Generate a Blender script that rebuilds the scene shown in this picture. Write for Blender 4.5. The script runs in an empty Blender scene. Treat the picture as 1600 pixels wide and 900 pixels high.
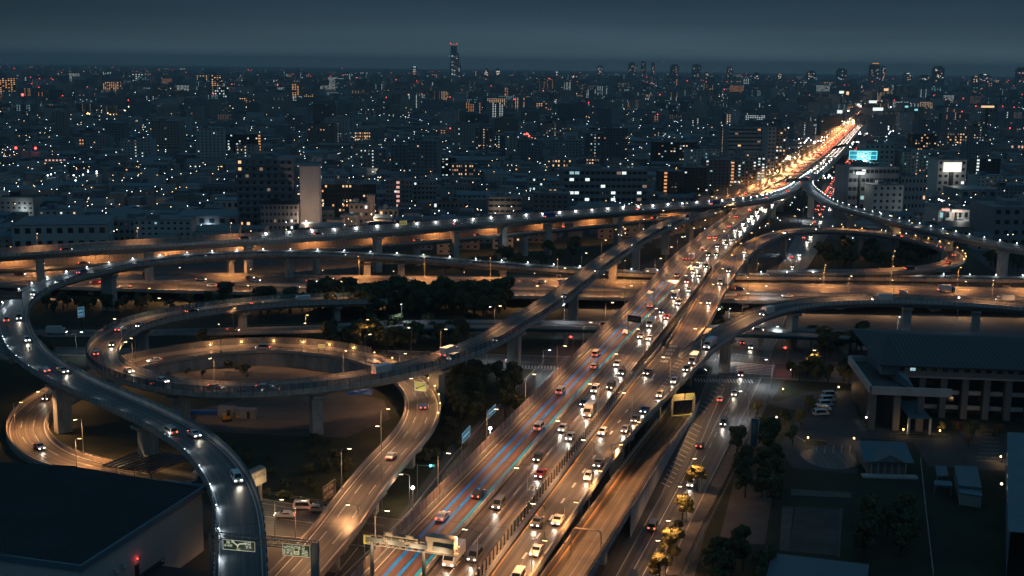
import bpy, math, random
from mathutils import Vector, Matrix
rnd = random.Random(7)
R = math.radians
scene = bpy.context.scene
col = scene.collection

# ------------------------------------------------------------------ camera
FPX, CAMZ, HOR, ROLL = 1900.0, 100.0, 104.0, R(0.72)
PITCH = math.atan((450 - HOR) / FPX)
FWD = Vector((0, math.cos(PITCH), -math.sin(PITCH)))
_r0 = Vector((1, 0, 0)); _u0 = _r0.cross(FWD)
RIGHT = math.cos(ROLL) * _r0 + math.sin(ROLL) * _u0
UP = -math.sin(ROLL) * _r0 + math.cos(ROLL) * _u0
cam_d = bpy.data.cameras.new('camera'); cam = bpy.data.objects.new('camera', cam_d); col.objects.link(cam)
cam_d.sensor_width = 36; cam_d.lens = FPX / 1600 * 36; cam_d.clip_start = 1; cam_d.clip_end = 120000
cam.matrix_world = Matrix(((RIGHT.x, UP.x, -FWD.x, 0), (RIGHT.y, UP.y, -FWD.y, 0), (RIGHT.z, UP.z, -FWD.z, CAMZ), (0, 0, 0, 1)))
scene.camera = cam

# ------------------------------------------------------------------ world, sun, exposure
w = bpy.data.worlds.new('World'); scene.world = w; w.use_nodes = True
nt = w.node_tree; nt.nodes.clear()
def N(nt, t, **k):
    n = nt.nodes.new(t)
    for a, b in k.items(): setattr(n, a, b)
    return n
SKY = 2.1
def sky():
    L = nt.links.new
    out = N(nt, 'ShaderNodeOutputWorld'); bg = N(nt, 'ShaderNodeBackground'); bg2 = N(nt, 'ShaderNodeBackground'); add = N(nt, 'ShaderNodeAddShader')
    st = N(nt, 'ShaderNodeTexSky'); st.sky_type = 'NISHITA'; st.sun_disc = False; st.sun_elevation = R(-4); st.sun_rotation = R(200)
    L(st.outputs[0], bg2.inputs[0]); bg2.inputs[1].default_value = 0.05
    tc = N(nt, 'ShaderNodeTexCoord'); sep = N(nt, 'ShaderNodeSeparateXYZ'); L(tc.outputs['Generated'], sep.inputs[0])
    # night cloud: broad bands, stretched sideways
    mp = N(nt, 'ShaderNodeMapping'); mp.inputs['Scale'].default_value = (1.6, 1.6, 26); L(tc.outputs['Generated'], mp.inputs[0])
    no = N(nt, 'ShaderNodeTexNoise'); no.inputs['Scale'].default_value = 1.9; no.inputs['Detail'].default_value = 5; L(mp.outputs[0], no.inputs[0])
    cr = N(nt, 'ShaderNodeValToRGB'); e = cr.color_ramp.elements
    e[0].position = 0.0; e[0].color = (.060, .098, .110, 1)
    e[1].position = 1.0; e[1].color = (.021, .058, .094, 1)
    for p, c in ((.018, (.031, .053, .064, 1)), (.035, (.016, .030, .041, 1)), (.055, (.0095, .020, .031, 1)), (.09, (.009, .022, .035, 1)), (.2, (.024, .064, .100, 1))):
        q = e.new(p); q.color = c
    ab = N(nt, 'ShaderNodeMath', operation='ABSOLUTE'); L(sep.outputs['Z'], ab.inputs[0]); L(ab.outputs[0], cr.inputs[0])
    r2 = N(nt, 'ShaderNodeMapRange'); r2.inputs[1].default_value = .3; r2.inputs[2].default_value = .75; r2.inputs[3].default_value = .82; r2.inputs[4].default_value = 1.10
    L(no.outputs['Fac'], r2.inputs[0])
    # the city centre lights the sky: brighter towards slightly right of ahead
    dt = N(nt, 'ShaderNodeVectorMath', operation='DOT_PRODUCT'); L(tc.outputs['Generated'], dt.inputs[0]); dt.inputs[1].default_value = Vector((.14, 1, .02)).normalized()
    r3 = N(nt, 'ShaderNodeMapRange'); r3.inputs[1].default_value = .86; r3.inputs[2].default_value = 1; r3.inputs[3].default_value = .62; r3.inputs[4].default_value = 1.12
    L(dt.outputs['Value'], r3.inputs[0])
    m1 = N(nt, 'ShaderNodeMath', operation='MULTIPLY'); L(r2.outputs[0], m1.inputs[0]); L(r3.outputs[0], m1.inputs[1])
    m2 = N(nt, 'ShaderNodeMath', operation='MULTIPLY'); m2.inputs[1].default_value = SKY; L(m1.outputs[0], m2.inputs[0]); L(cr.outputs[0], bg.inputs[0]); L(m2.outputs[0], bg.inputs[1])
    L(bg.outputs[0], add.inputs[0]); L(bg2.outputs[0], add.inputs[1]); L(add.outputs[0], out.inputs[0])
sky()
sl = bpy.data.lights.new('dusk_glow', 'SUN'); sl.energy = 0.035; sl.angle = R(25); sl.color = (.55, .75, 1)
so = bpy.data.objects.new('dusk_glow', sl); col.objects.link(so); so.rotation_euler = (R(52), 0, R(35))
vs = scene.view_settings; vs.view_transform = 'Standard'; vs.look = 'None'; vs.exposure = 0.0; vs.gamma = 1; vs.use_curve_mapping = False
cy = scene.cycles
cy.use_denoising = True; cy.max_bounces = 5; cy.diffuse_bounces = 2; cy.glossy_bounces = 2; cy.transmission_bounces = 3; cy.volume_bounces = 0; cy.transparent_max_bounces = 8
cy.sample_clamp_indirect = 2; cy.caustics_reflective = False; cy.caustics_refractive = False; cy.use_light_tree = True; cy.light_sampling_threshold = 0.005

# ------------------------------------------------------------------ placing things from the survey of the photograph
def ray(px, py):
    return (FWD * FPX + RIGHT * (px - 800) + UP * (450 - py)).normalized()
def at(px, py, z=0.0):
    d = ray(px, py); t = (z - CAMZ) / d.z
    return Vector((d.x * t, d.y * t, z))
def top_z(px, py, p):
    d = ray(px, py); return CAMZ + d.z * math.hypot(p.x, p.y) / math.hypot(d.x, d.y)
def px_at(p):
    v = Vector(p) - Vector((0, 0, CAMZ)); k = v.dot(FWD)
    return 800 + FPX * v.dot(RIGHT) / k, 450 - FPX * v.dot(UP) / k, k

# ------------------------------------------------------------------ materials
MATS = {}
def mat(name, base, rough=.8, metal=0, emit=None, es=0, noise=None, nscale=.3, bump=0, alpha=None, trans=0, coord='Object', stretch=(1, 1, 1), detail=6, light=False, spec=None):
    m = bpy.data.materials.new(name); m.use_nodes = True; t = m.node_tree; b = t.nodes['Principled BSDF']; L = t.links.new
    b.inputs['Base Color'].default_value = (*base, 1); b.inputs['Roughness'].default_value = rough; b.inputs['Metallic'].default_value = metal
    if spec is not None: b.inputs['Specular IOR Level'].default_value = spec
    if trans: b.inputs['Transmission Weight'].default_value = trans
    if alpha is not None: b.inputs['Alpha'].default_value = alpha
    if emit:
        b.inputs['Emission Color'].default_value = (*emit, 1); b.inputs['Emission Strength'].default_value = es
    if noise:
        tc = N(t, 'ShaderNodeTexCoord'); mp = N(t, 'ShaderNodeMapping'); mp.inputs['Scale'].default_value = stretch
        no = N(t, 'ShaderNodeTexNoise'); no.inputs['Scale'].default_value = nscale; no.inputs['Detail'].default_value = detail; no.inputs['Roughness'].default_value = .65
        cr = N(t, 'ShaderNodeValToRGB'); cr.color_ramp.elements[0].position = .32; cr.color_ramp.elements[1].position = .68
        cr.color_ramp.elements[0].color = (*base, 1); cr.color_ramp.elements[1].color = (*noise, 1)
        L(tc.outputs[coord], mp.inputs[0]); L(mp.outputs[0], no.inputs[0]); L(no.outputs['Fac'], cr.inputs[0]); L(cr.outputs[0], b.inputs['Base Color'])
        if bump:
            bp = N(t, 'ShaderNodeBump'); bp.inputs['Strength'].default_value = bump; L(no.outputs['Fac'], bp.inputs['Height']); L(bp.outputs[0], b.inputs['Normal'])
    m.cycles.emission_sampling = 'AUTO' if light else 'NONE'
    MATS[name] = m; return m
def asphalt(name, c0, c1, wear_trail, lane=3.5, rough=.5):
    """asphalt with tyre-polished wheel tracks, streaks heightened to suggest light trails, tar joints across and patchy age; UV = metres across, metres along"""
    m = bpy.data.materials.new(name); m.use_nodes = True; t = m.node_tree; b = t.nodes['Principled BSDF']; L = t.links.new
    uv = N(t, 'ShaderNodeUVMap'); uv.uv_map = 'UVMap'; sep = N(t, 'ShaderNodeSeparateXYZ'); L(uv.outputs[0], sep.inputs[0])
    mp = N(t, 'ShaderNodeMapping'); mp.inputs['Scale'].default_value = (3.0, .009, 1); L(uv.outputs[0], mp.inputs[0])  # lengthwise streaks: tyre wear, strengthened in the colour to suggest light trails
    n1 = N(t, 'ShaderNodeTexNoise'); n1.inputs['Scale'].default_value = 1; n1.inputs['Detail'].default_value = 5; n1.inputs['Roughness'].default_value = .7; L(mp.outputs[0], n1.inputs[0])
    mp2 = N(t, 'ShaderNodeMapping'); mp2.inputs['Scale'].default_value = (.25, .09, 1); L(uv.outputs[0], mp2.inputs[0])
    n2 = N(t, 'ShaderNodeTexNoise'); n2.inputs['Scale'].default_value = 1; n2.inputs['Detail'].default_value = 8; L(mp2.outputs[0], n2.inputs[0])
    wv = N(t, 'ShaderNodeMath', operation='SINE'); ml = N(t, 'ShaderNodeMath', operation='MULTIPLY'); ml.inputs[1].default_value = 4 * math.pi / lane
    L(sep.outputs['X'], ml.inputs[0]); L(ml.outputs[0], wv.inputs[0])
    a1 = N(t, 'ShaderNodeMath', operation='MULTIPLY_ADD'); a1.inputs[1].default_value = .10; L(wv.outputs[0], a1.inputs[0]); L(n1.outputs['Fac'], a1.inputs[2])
    a2 = N(t, 'ShaderNodeMath', operation='ADD'); L(a1.outputs[0], a2.inputs[0])
    h = N(t, 'ShaderNodeMath', operation='MULTIPLY_ADD'); h.inputs[1].default_value = .5; h.inputs[2].default_value = -.25; L(n2.outputs['Fac'], h.inputs[0]); L(h.outputs[0], a2.inputs[1])
    cr = N(t, 'ShaderNodeValToRGB'); e = cr.color_ramp.elements; e[0].position = .36; e[0].color = (*c0, 1); e[1].position = .56; e[1].color = (*c1, 1); q = e.new(.70); q.color = (*wear_trail, 1)
    L(a2.outputs[0], cr.inputs[0])
    # expansion / tar joints across the road
    md = N(t, 'ShaderNodeMath', operation='PINGPONG'); md.inputs[1].default_value = 19.0; L(sep.outputs['Y'], md.inputs[0])
    lt = N(t, 'ShaderNodeMath', operation='LESS_THAN'); lt.inputs[1].default_value = .18; L(md.outputs[0], lt.inputs[0])
    mx = N(t, 'ShaderNodeMix', data_type='RGBA'); L(lt.outputs[0], mx.inputs['Factor']); L(cr.outputs[0], mx.inputs['A']); mx.inputs['B'].default_value = (.02, .02, .022, 1)
    L(mx.outputs['Result'], b.inputs['Base Color'])
    rr = N(t, 'ShaderNodeMapRange'); rr.inputs[1].default_value = .3; rr.inputs[2].default_value = .7; rr.inputs[3].default_value = rough + .12; rr.inputs[4].default_value = rough - .12
    L(n1.outputs['Fac'], rr.inputs[0]); L(rr.outputs[0], b.inputs['Roughness'])
    MATS[name] = m; return m
def panel_mat(name, c, post, alpha, every=2.0):
    """noise barrier panels between steel posts, UV x = metres along"""
    m = mat(name, c, rough=.25); t = m.node_tree; b = t.nodes['Principled BSDF']; L = t.links.new
    b.inputs['Alpha'].default_value = alpha
    uv = N(t, 'ShaderNodeUVMap'); uv.uv_map = 'UVMap'; mp = N(t, 'ShaderNodeMapping'); mp.inputs['Scale'].default_value = (.5, .13, 1); L(uv.outputs[0], mp.inputs[0])
    no = N(t, 'ShaderNodeTexNoise'); no.inputs['Scale'].default_value = 1.2; no.inputs['Detail'].default_value = 7; L(mp.outputs[0], no.inputs[0])
    cr = N(t, 'ShaderNodeValToRGB'); cr.color_ramp.elements[0].position = .35; cr.color_ramp.elements[1].position = .7
    cr.color_ramp.elements[0].color = (*[x * .7 for x in c], 1); cr.color_ramp.elements[1].color = (*[min(1, x * 1.2) for x in c], 1)
    L(no.outputs['Fac'], cr.inputs[0]); L(cr.outputs[0], b.inputs['Base Color'])
    return m
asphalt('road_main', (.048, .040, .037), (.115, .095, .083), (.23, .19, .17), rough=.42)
asphalt('road_ramp', (.055, .050, .047), (.095, .085, .078), (.15, .135, .12))
asphalt('road_cool', (.060, .064, .066), (.10, .105, .108), (.15, .155, .16))
asphalt('road_ground', (.045, .045, .045), (.085, .083, .08), (.12, .118, .115), lane=3.2)
asphalt('road_red', (.10, .052, .045), (.16, .082, .070), (.22, .13, .11))
mat('concrete', (.27, .265, .26), .85, noise=(.50, .485, .46), nscale=.5, bump=.05, stretch=(1, 1, .4))
mat('concrete_stained', (.19, .18, .17), .9, noise=(.43, .41, .38), nscale=.28, stretch=(1, 1, .25))
mat('concrete_pale', (.42, .41, .40), .8, noise=(.55, .54, .53), nscale=.2, stretch=(1, 1, .3))
mat('girder_paint', (.14, .16, .17), .55, noise=(.22, .24, .25), nscale=.15)
mat('girder_blue', (.03, .16, .24), .5, noise=(.05, .22, .31), nscale=.2)
mat('steel_dark', (.05, .055, .06), .5, .4)
mat('steel_grey', (.25, .25, .25), .5, .5)
mat('paint_white', (.72, .72, .70), .6, noise=(.52, .51, .49), nscale=.8)
mat('paint_orange', (.62, .36, .12), .6)
mat('paint_blue', (.004, .17, .60), .5, noise=(.004, .22, .80), nscale=.9, detail=9)
mat('paint_teal', (.006, .32, .60), .5, noise=(.006, .42, .80), nscale=.9, detail=9)
mat('yard', (.045, .048, .05), .8, noise=(.075, .078, .08), nscale=.15)
mat('kerb', (.33, .32, .31), .85)
mat('paving', (.085, .08, .075), .9, noise=(.14, .13, .12), nscale=.5)
mat('wall_warm', (.46, .40, .35), .8, noise=(.34, .29, .25), nscale=.2, stretch=(1, 1, .3))
mat('sign_yellow', (.75, .62, .12), .5, emit=(.9, .7, .15), es=.25)
mat('sign_green', (.012, .05, .028), .5, emit=(.03, .1, .05), es=.05)
mat('sign_green_lit', (.5, .45, .1), .5, emit=(.8, .68, .25), es=.22)
mat('sign_white', (.8, .8, .7), .5, emit=(.9, .85, .6), es=.28)
mat('sign_blue', (.01, .12, .3), .5, emit=(.01, .22, .45), es=.35)
mat('sign_board', (.55, .43, .32), .5, noise=(.45, .36, .28), nscale=.6)
panel_mat('panel_blue', (.14, .24, .29), .1, .62)
panel_mat('panel_pink', (.40, .33, .30), .1, 1)
panel_mat('panel_tan', (.48, .40, .32), .1, 1)
panel_mat('panel_clear', (.30, .28, .26), .1, .55)
mat('grass_dark', (.012, .017, .008), .95, noise=(.038, .044, .020), nscale=.11, bump=.4, detail=10)
mat('dirt', (.045, .039, .035), .95, noise=(.15, .13, .115), nscale=.045, bump=.2, detail=10)
mat('ground_city', (.045, .05, .052), .95, noise=(.10, .105, .11), nscale=.012, detail=10)
mat('bark', (.06, .045, .035), .9)
mat('leaf_dark', (.035, .055, .022), .7, noise=(.07, .085, .03), nscale=.5)
mat('leaf_mid', (.06, .075, .028), .7, noise=(.12, .11, .04), nscale=.6)
mat('leaf_autumn', (.14, .12, .035), .7, noise=(.22, .19, .055), nscale=.7)
mat('leaf_red', (.22, .07, .03), .7, noise=(.30, .12, .05), nscale=.7)
mat('roof_dark', (.030, .038, .046), .6, noise=(.045, .055, .066), nscale=.1)
mat('roof_blue', (.09, .16, .20), .5, noise=(.12, .20, .25), nscale=.2)
mat('roof_grey', (.16, .175, .185), .7, noise=(.24, .255, .265), nscale=.15)
mat('roof_pink', (.24, .16, .16), .8)
WALLS = []
for i, c in enumerate([(.34, .36, .37), (.24, .26, .28), (.42, .40, .37), (.17, .18, .19), (.30, .25, .22), (.5, .5, .49), (.22, .25, .28), (.36, .31, .28)]):
    mat('wall_%d' % i, c, .85, noise=tuple(x * .8 for x in c), nscale=.12, stretch=(1, 1, .35)); WALLS.append('wall_%d' % i)
mat('wall_black', (.035, .038, .042), .6, noise=(.055, .06, .065), nscale=.2)
mat('wall_white', (.56, .55, .54), .7, noise=(.44, .43, .42), nscale=.08)
mat('glass_dark', (.02, .03, .04), .12)
mat('win_warm', (.3, .2, .1), .5, emit=(1, .60, .30), es=1.25)
mat('win_amber', (.3, .2, .1), .5, emit=(1, .42, .15), es=1.0)
mat('win_white', (.3, .3, .3), .5, emit=(.85, .95, .9), es=1.25)
mat('win_cool', (.2, .3, .3), .5, emit=(.45, .8, .85), es=.7)
mat('win_dim', (.2, .15, .1), .5, emit=(.85, .58, .40), es=.28)
mat('win_pink', (.2, .15, .1), .5, emit=(1, .5, .42), es=.9)
mat('lamp_white', (.8, .8, .8), .5, emit=(.88, .96, 1), es=9)
mat('lamp_warm', (.8, .7, .5), .5, emit=(1, .70, .38), es=9)
mat('lamp_amber', (.8, .6, .3), .5, emit=(1, .56, .18), es=8)
mat('lamp_red', (.6, .05, .03), .5, emit=(1, .06, .05), es=7)
mat('lamp_cyan', (.1, .5, .6), .5, emit=(.15, .75, .95), es=2.5)
mat('neon_cyan', (.1, .5, .6), .5, emit=(.25, .80, .85), es=1.1)
mat('sign_cyan_panel', (.02, .16, .2), .5, emit=(.02, .22, .28), es=.6)
mat('billboard', (.8, .8, .7), .5, emit=(1, .97, .82), es=1.0)
mat('head_lamp', (.9, .9, .9), .3, emit=(1, .91, .78), es=9)
mat('tail_lamp', (.6, .02, .02), .3, emit=(1, .10, .05), es=7)
CAR = {}
for n, c in dict(white=(.75, .75, .74), silver=(.42, .43, .45), black=(.02, .02, .022), grey=(.16, .165, .17), red=(.36, .03, .025), blue=(.03, .08, .26), beige=(.5, .43, .34)).items():
    CAR[n] = mat('car_' + n, c, .3, .15 if n != 'white' else 0); CAR[n].node_tree.nodes['Principled BSDF'].inputs['Coat Weight'].default_value = .5
mat('car_glass', (.015, .02, .025), .08)
mat('rubber', (.02, .02, .02), .85)
mat('rim', (.4, .4, .4), .35, .8)
mat('tarp_blue', (.02, .12, .40), .6)
mat('paint_yellow', (.70, .38, .03), .5)
mat('container', (.30, .33, .36), .6)

# ------------------------------------------------------------------ mesh helper
class MB:
    def __init__(s): s.v = []; s.f = []; s.m = []; s.uv = []
    def quad(s, a, b, c, d, mi=0, uv=None):
        n = len(s.v); s.v += [tuple(a), tuple(b), tuple(c), tuple(d)]; s.f.append((n, n + 1, n + 2, n + 3)); s.m.append(mi)
        s.uv.append(uv or ((0, 0), (1, 0), (1, 1), (0, 1)))
    def tri(s, a, b, c, mi=0):
        n = len(s.v); s.v += [tuple(a), tuple(b), tuple(c)]; s.f.append((n, n + 1, n + 2)); s.m.append(mi); s.uv.append(((0, 0), (1, 0), (0, 1)))
    def poly(s, pts, mi=0):
        n = len(s.v); s.v += [tuple(p) for p in pts]; s.f.append(tuple(range(n, n + len(pts)))); s.m.append(mi); s.uv.append(tuple((p[0], p[1]) for p in pts))
    def box(s, x0, x1, y0, y1, z0, z1, mi=0, M=None, top=None):
        P = [Vector(p) for p in ((x0, y0, z0), (x1, y0, z0), (x1, y1, z0), (x0, y1, z0), (x0, y0, z1), (x1, y0, z1), (x1, y1, z1), (x0, y1, z1))]
        if M is not None: P = [M @ p for p in P]
        n = len(s.v); s.v += [tuple(p) for p in P]
        for k, q in enumerate(((0, 3, 2, 1), (4, 5, 6, 7), (0, 1, 5, 4), (1, 2, 6, 5), (2, 3, 7, 6), (3, 0, 4, 7))):
            s.f.append(tuple(n + i for i in q)); s.m.append(top if (top is not None and k == 1) else mi)
            s.uv.append(((0, 0), (1, 0), (1, 1), (0, 1)))
    def tube(s, a, b, r0, r1=None, k=8, mi=0, cap=True):
        a = Vector(a); b = Vector(b); r1 = r0 if r1 is None else r1
        d = (b - a).normalized(); u = d.orthogonal().normalized(); w_ = d.cross(u)
        n = len(s.v)
        for c, r in ((a, r0), (b, r1)):
            for i in range(k):
                t = 2 * math.pi * i / k; s.v.append(tuple(c + (u * math.cos(t) + w_ * math.sin(t)) * r))
        for i in range(k):
            j = (i + 1) % k; s.f.append((n + i, n + j, n + k + j, n + k + i)); s.m.append(mi); s.uv.append(((0, 0), (1, 0), (1, 1), (0, 1)))
        if cap:
            s.f.append(tuple(n + i for i in range(k))[::-1]); s.m.append(mi); s.uv.append(((0, 0),) * k)
            s.f.append(tuple(n + k + i for i in range(k))); s.m.append(mi); s.uv.append(((0, 0),) * k)
    def ball(s, c, r, mi=0, k=8, h=5, sz=1):
        c = Vector(c); n = len(s.v)
        for i in range(h + 1):
            t = math.pi * i / h
            for j in range(k):
                p = 2 * math.pi * j / k; s.v.append((c.x + r * math.sin(t) * math.cos(p), c.y + r * math.sin(t) * math.sin(p), c.z + r * sz * math.cos(t)))
        for i in range(h):
            for j in range(k):
                j2 = (j + 1) % k; s.f.append((n + i * k + j, n + (i + 1) * k + j, n + (i + 1) * k + j2, n + i * k + j2)); s.m.append(mi); s.uv.append(((0, 0),) * 4)
    def mesh(s, name, mats):
        me = bpy.data.meshes.new(name); me.from_pydata(s.v, [], s.f)
        for m in (mats if isinstance(mats, (list, tuple)) else [mats]): me.materials.append(MATS[m])
        me.polygons.foreach_set('material_index', s.m)
        ul = me.uv_layers.new(name='UVMap'); flat = []
        for u in s.uv:
            for p in u: flat += [p[0], p[1]]
        ul.data.foreach_set('uv', flat); me.update(); return me
    def build(s, name, mats, parent=None, smooth=False):
        me = s.mesh(name, mats)
        if smooth: me.polygons.foreach_set('use_smooth', [True] * len(me.polygons))
        return ob(name, me, parent)
def ob(name, me, parent=None, loc=None, rz=0, scale=None):
    o = bpy.data.objects.new(name, me); col.objects.link(o)
    if parent is not None: o.parent = parent
    if loc is not None: o.location = loc
    if rz: o.rotation_euler = (0, 0, rz)
    if scale is not None: o.scale = scale
    return o
def tag(o, label=None, cat=None, group=None, kind=None):
    if label: o['label'] = label
    if cat: o['category'] = cat
    if group: o['group'] = group
    if kind: o['kind'] = kind
    return o
def thing(name, label, cat, loc=(0, 0, 0), rz=0, group=None):
    return tag(ob(name, None, loc=loc, rz=rz), label, cat, group)
def copy_tree(o, parent=None):
    c = o.copy(); col.objects.link(c)
    if parent is not None: c.parent = parent
    for ch in KIDS.get(o, ()): copy_tree(ch, c)
    return c
KIDS = {}
def index_kids(root):
    for ch in [x for x in bpy.data.objects if x.parent is root]:
        KIDS.setdefault(root, []).append(ch); index_kids(ch)
def light(kind, p, power, color, parent=None, size=.25, spot=None, blend=.8, aim=None, name='light'):
    key = (kind, round(power, 2), tuple(color), size, spot, blend)
    d = LIGHTS.get(key)
    if d is None:
        d = bpy.data.lights.new(name, kind); d.energy = power; d.color = color; d.shadow_soft_size = size
        if kind == 'SPOT': d.spot_size = R(spot); d.spot_blend = blend
        LIGHTS[key] = d
    o = bpy.data.objects.new(name, d); col.objects.link(o); o.location = p
    if aim is not None: o.rotation_euler = Vector(aim).to_track_quat('-Z', 'Y').to_euler()
    if parent is not None: o.parent = parent
    return o
LIGHTS = {}
ORD = ['first', 'second', 'third', 'fourth', 'fifth', 'sixth', 'seventh', 'eighth', 'ninth', 'tenth', 'eleventh', 'twelfth', 'thirteenth', 'fourteenth', 'fifteenth', 'sixteenth', 'seventeenth', 'eighteenth', 'nineteenth', 'twentieth']
def nth(i):
    if i < 20: return ORD[i]
    n = i + 1; return '%d%s' % (n, 'th' if n % 100 in (11, 12, 13) else {1: 'st', 2: 'nd', 3: 'rd'}.get(n % 10, 'th'))

# ------------------------------------------------------------------ paths
class Path:
    def __init__(s, pts, step=4.0, smooth=3, world=False):
        """pts: (px, py, z, width)"""
        P = [(Vector(p[0]) if world else at(p[0], p[1], p[2]), p[-1]) for p in pts]
        out = []
        for i in range(len(P) - 1):
            p0, p1, p2, p3 = P[max(i - 1, 0)], P[i], P[i + 1], P[min(i + 2, len(P) - 1)]
            n = max(2, int((p2[0] - p1[0]).length / step))
            for k in range(n):
                t = k / n
                # linear in between; corners rounded by the smoothing below, catmull for the plan
                q = .5 * ((2 * p1[0]) + (-p0[0] + p2[0]) * t + (2 * p0[0] - 5 * p1[0] + 4 * p2[0] - p3[0]) * t * t + (-p0[0] + 3 * p1[0] - 3 * p2[0] + p3[0]) * t ** 3)
                out.append((q, p1[1] + (p2[1] - p1[1]) * t))
        out.append(P[-1])
        pts_, ws = [o[0].copy() for o in out], [o[1] for o in out]
        # even resample
        pts_, ws = s.resample(pts_, ws, step)
        for _ in range(smooth * 4):
            pts_ = [pts_[0]] + [(pts_[i - 1] + pts_[i] * 2 + pts_[i + 1]) / 4 for i in range(1, len(pts_) - 1)] + [pts_[-1]]
        s.p, s.w = s.resample(pts_, ws, step); s.finish()
    def resample(s, P, W, step):
        L = [0]
        for a, b in zip(P, P[1:]): L.append(L[-1] + (b - a).length)
        n = max(2, int(L[-1] / step)); o, ow = [], []; j = 0
        for i in range(n + 1):
            d = L[-1] * i / n
            while j < len(L) - 2 and L[j + 1] < d: j += 1
            t = (d - L[j]) / max(1e-6, L[j + 1] - L[j]); o.append(P[j].lerp(P[j + 1], t)); ow.append(W[j] + (W[j + 1] - W[j]) * t)
        return o, ow
    def finish(s):
        s.n = len(s.p); s.t = []; s.s = [0]
        for i in range(s.n):
            a, b = s.p[max(0, i - 1)], s.p[min(s.n - 1, i + 1)]; d = b - a; d.z = 0; s.t.append(d.normalized())
            if i: s.s.append(s.s[-1] + (s.p[i] - s.p[i - 1]).length)
        s.len = s.s[-1]
        s.r = [Vector((d.y, -d.x, 0)) for d in s.t]     # to the right of travel
    def at(s, d, off=0, dz=0):
        d = max(0, min(s.len, d)); lo, hi = 0, s.n - 1
        while hi - lo > 1:
            m = (lo + hi) // 2
            if s.s[m] <= d: lo = m
            else: hi = m
        t = (d - s.s[lo]) / max(1e-6, s.s[hi] - s.s[lo])
        return s.p[lo].lerp(s.p[hi], t) + s.r[lo].lerp(s.r[hi], t).normalized() * off + Vector((0, 0, dz)), s.t[lo].lerp(s.t[hi], t).normalized()
    def width(s, d):
        i = min(s.n - 1, max(0, int(round(d / s.len * (s.n - 1))))); return s.w[i]
    def rng(s, a, b):
        a = 0 if a is None else a; b = s.len if b is None else b
        return [i for i in range(s.n) if a - 1e-3 <= s.s[i] <= b + 1e-3]
    def ribbon(s, mb, o0, o1, dz=0, a=None, b=None, mi=0):
        """o0,o1: callables or numbers (lateral), flat strip"""
        I = s.rng(a, b); f0 = o0 if callable(o0) else (lambda i: o0); f1 = o1 if callable(o1) else (lambda i: o1)
        for i, j in zip(I, I[1:]):
            A = s.p[i] + s.r[i] * f0(i); B = s.p[i] + s.r[i] * f1(i); C = s.p[j] + s.r[j] * f1(j); D = s.p[j] + s.r[j] * f0(j)
            for q in (A, B, C, D): q.z += dz
            mb.quad(A, B, C, D, mi, ((f0(i), s.s[i]), (f1(i), s.s[i]), (f1(j), s.s[j]), (f0(j), s.s[j])))
    def wall(s, mb, off, z0, z1, th=.3, a=None, b=None, mi=0, zb=None):
        """closed sweep of a rectangular section; off = lateral centre"""
        I = s.rng(a, b); f = off if callable(off) else (lambda i: off)
        Q = []
        for i in I:
            c0 = s.p[i] + s.r[i] * (f(i) - th / 2); c1 = s.p[i] + s.r[i] * (f(i) + th / 2)
            bz = (s.p[i].z + z0) if zb is None else zb
            Q.append([Vector((c0.x, c0.y, bz)), Vector((c1.x, c1.y, bz)), Vector((c1.x, c1.y, s.p[i].z + z1)), Vector((c0.x, c0.y, s.p[i].z + z1))])
        for k in range(len(Q) - 1):
            A, B = Q[k], Q[k + 1]; u0, u1 = s.s[I[k]], s.s[I[k + 1]]
            for x, y in ((0, 1), (1, 2), (2, 3), (3, 0)):
                mb.quad(A[x], B[x], B[y], A[y], mi, ((u0, 0), (u1, 0), (u1, 1), (u0, 1)))
        if Q: mb.quad(*Q[0], mi); mb.quad(*Q[-1][::-1], mi)
    def dashes(s, mb, off, wd=.15, on=6, gap=9, dz=.016, a=0, b=None, mi=0):
        b = s.len if b is None else b; d = a; f = off if callable(off) else (lambda i: off)
        while d + on < b:
            i = min(s.n - 1, int(d / s.len * (s.n - 1)))
            p, t = s.at(d, f(i)); q, t2 = s.at(d + on, f(i)); r = Vector((t.y, -t.x, 0)) * wd / 2; z = Vector((0, 0, dz))
            mb.quad(p - r + z, p + r + z, q + r + z, q - r + z, mi); d += on + gap

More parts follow.
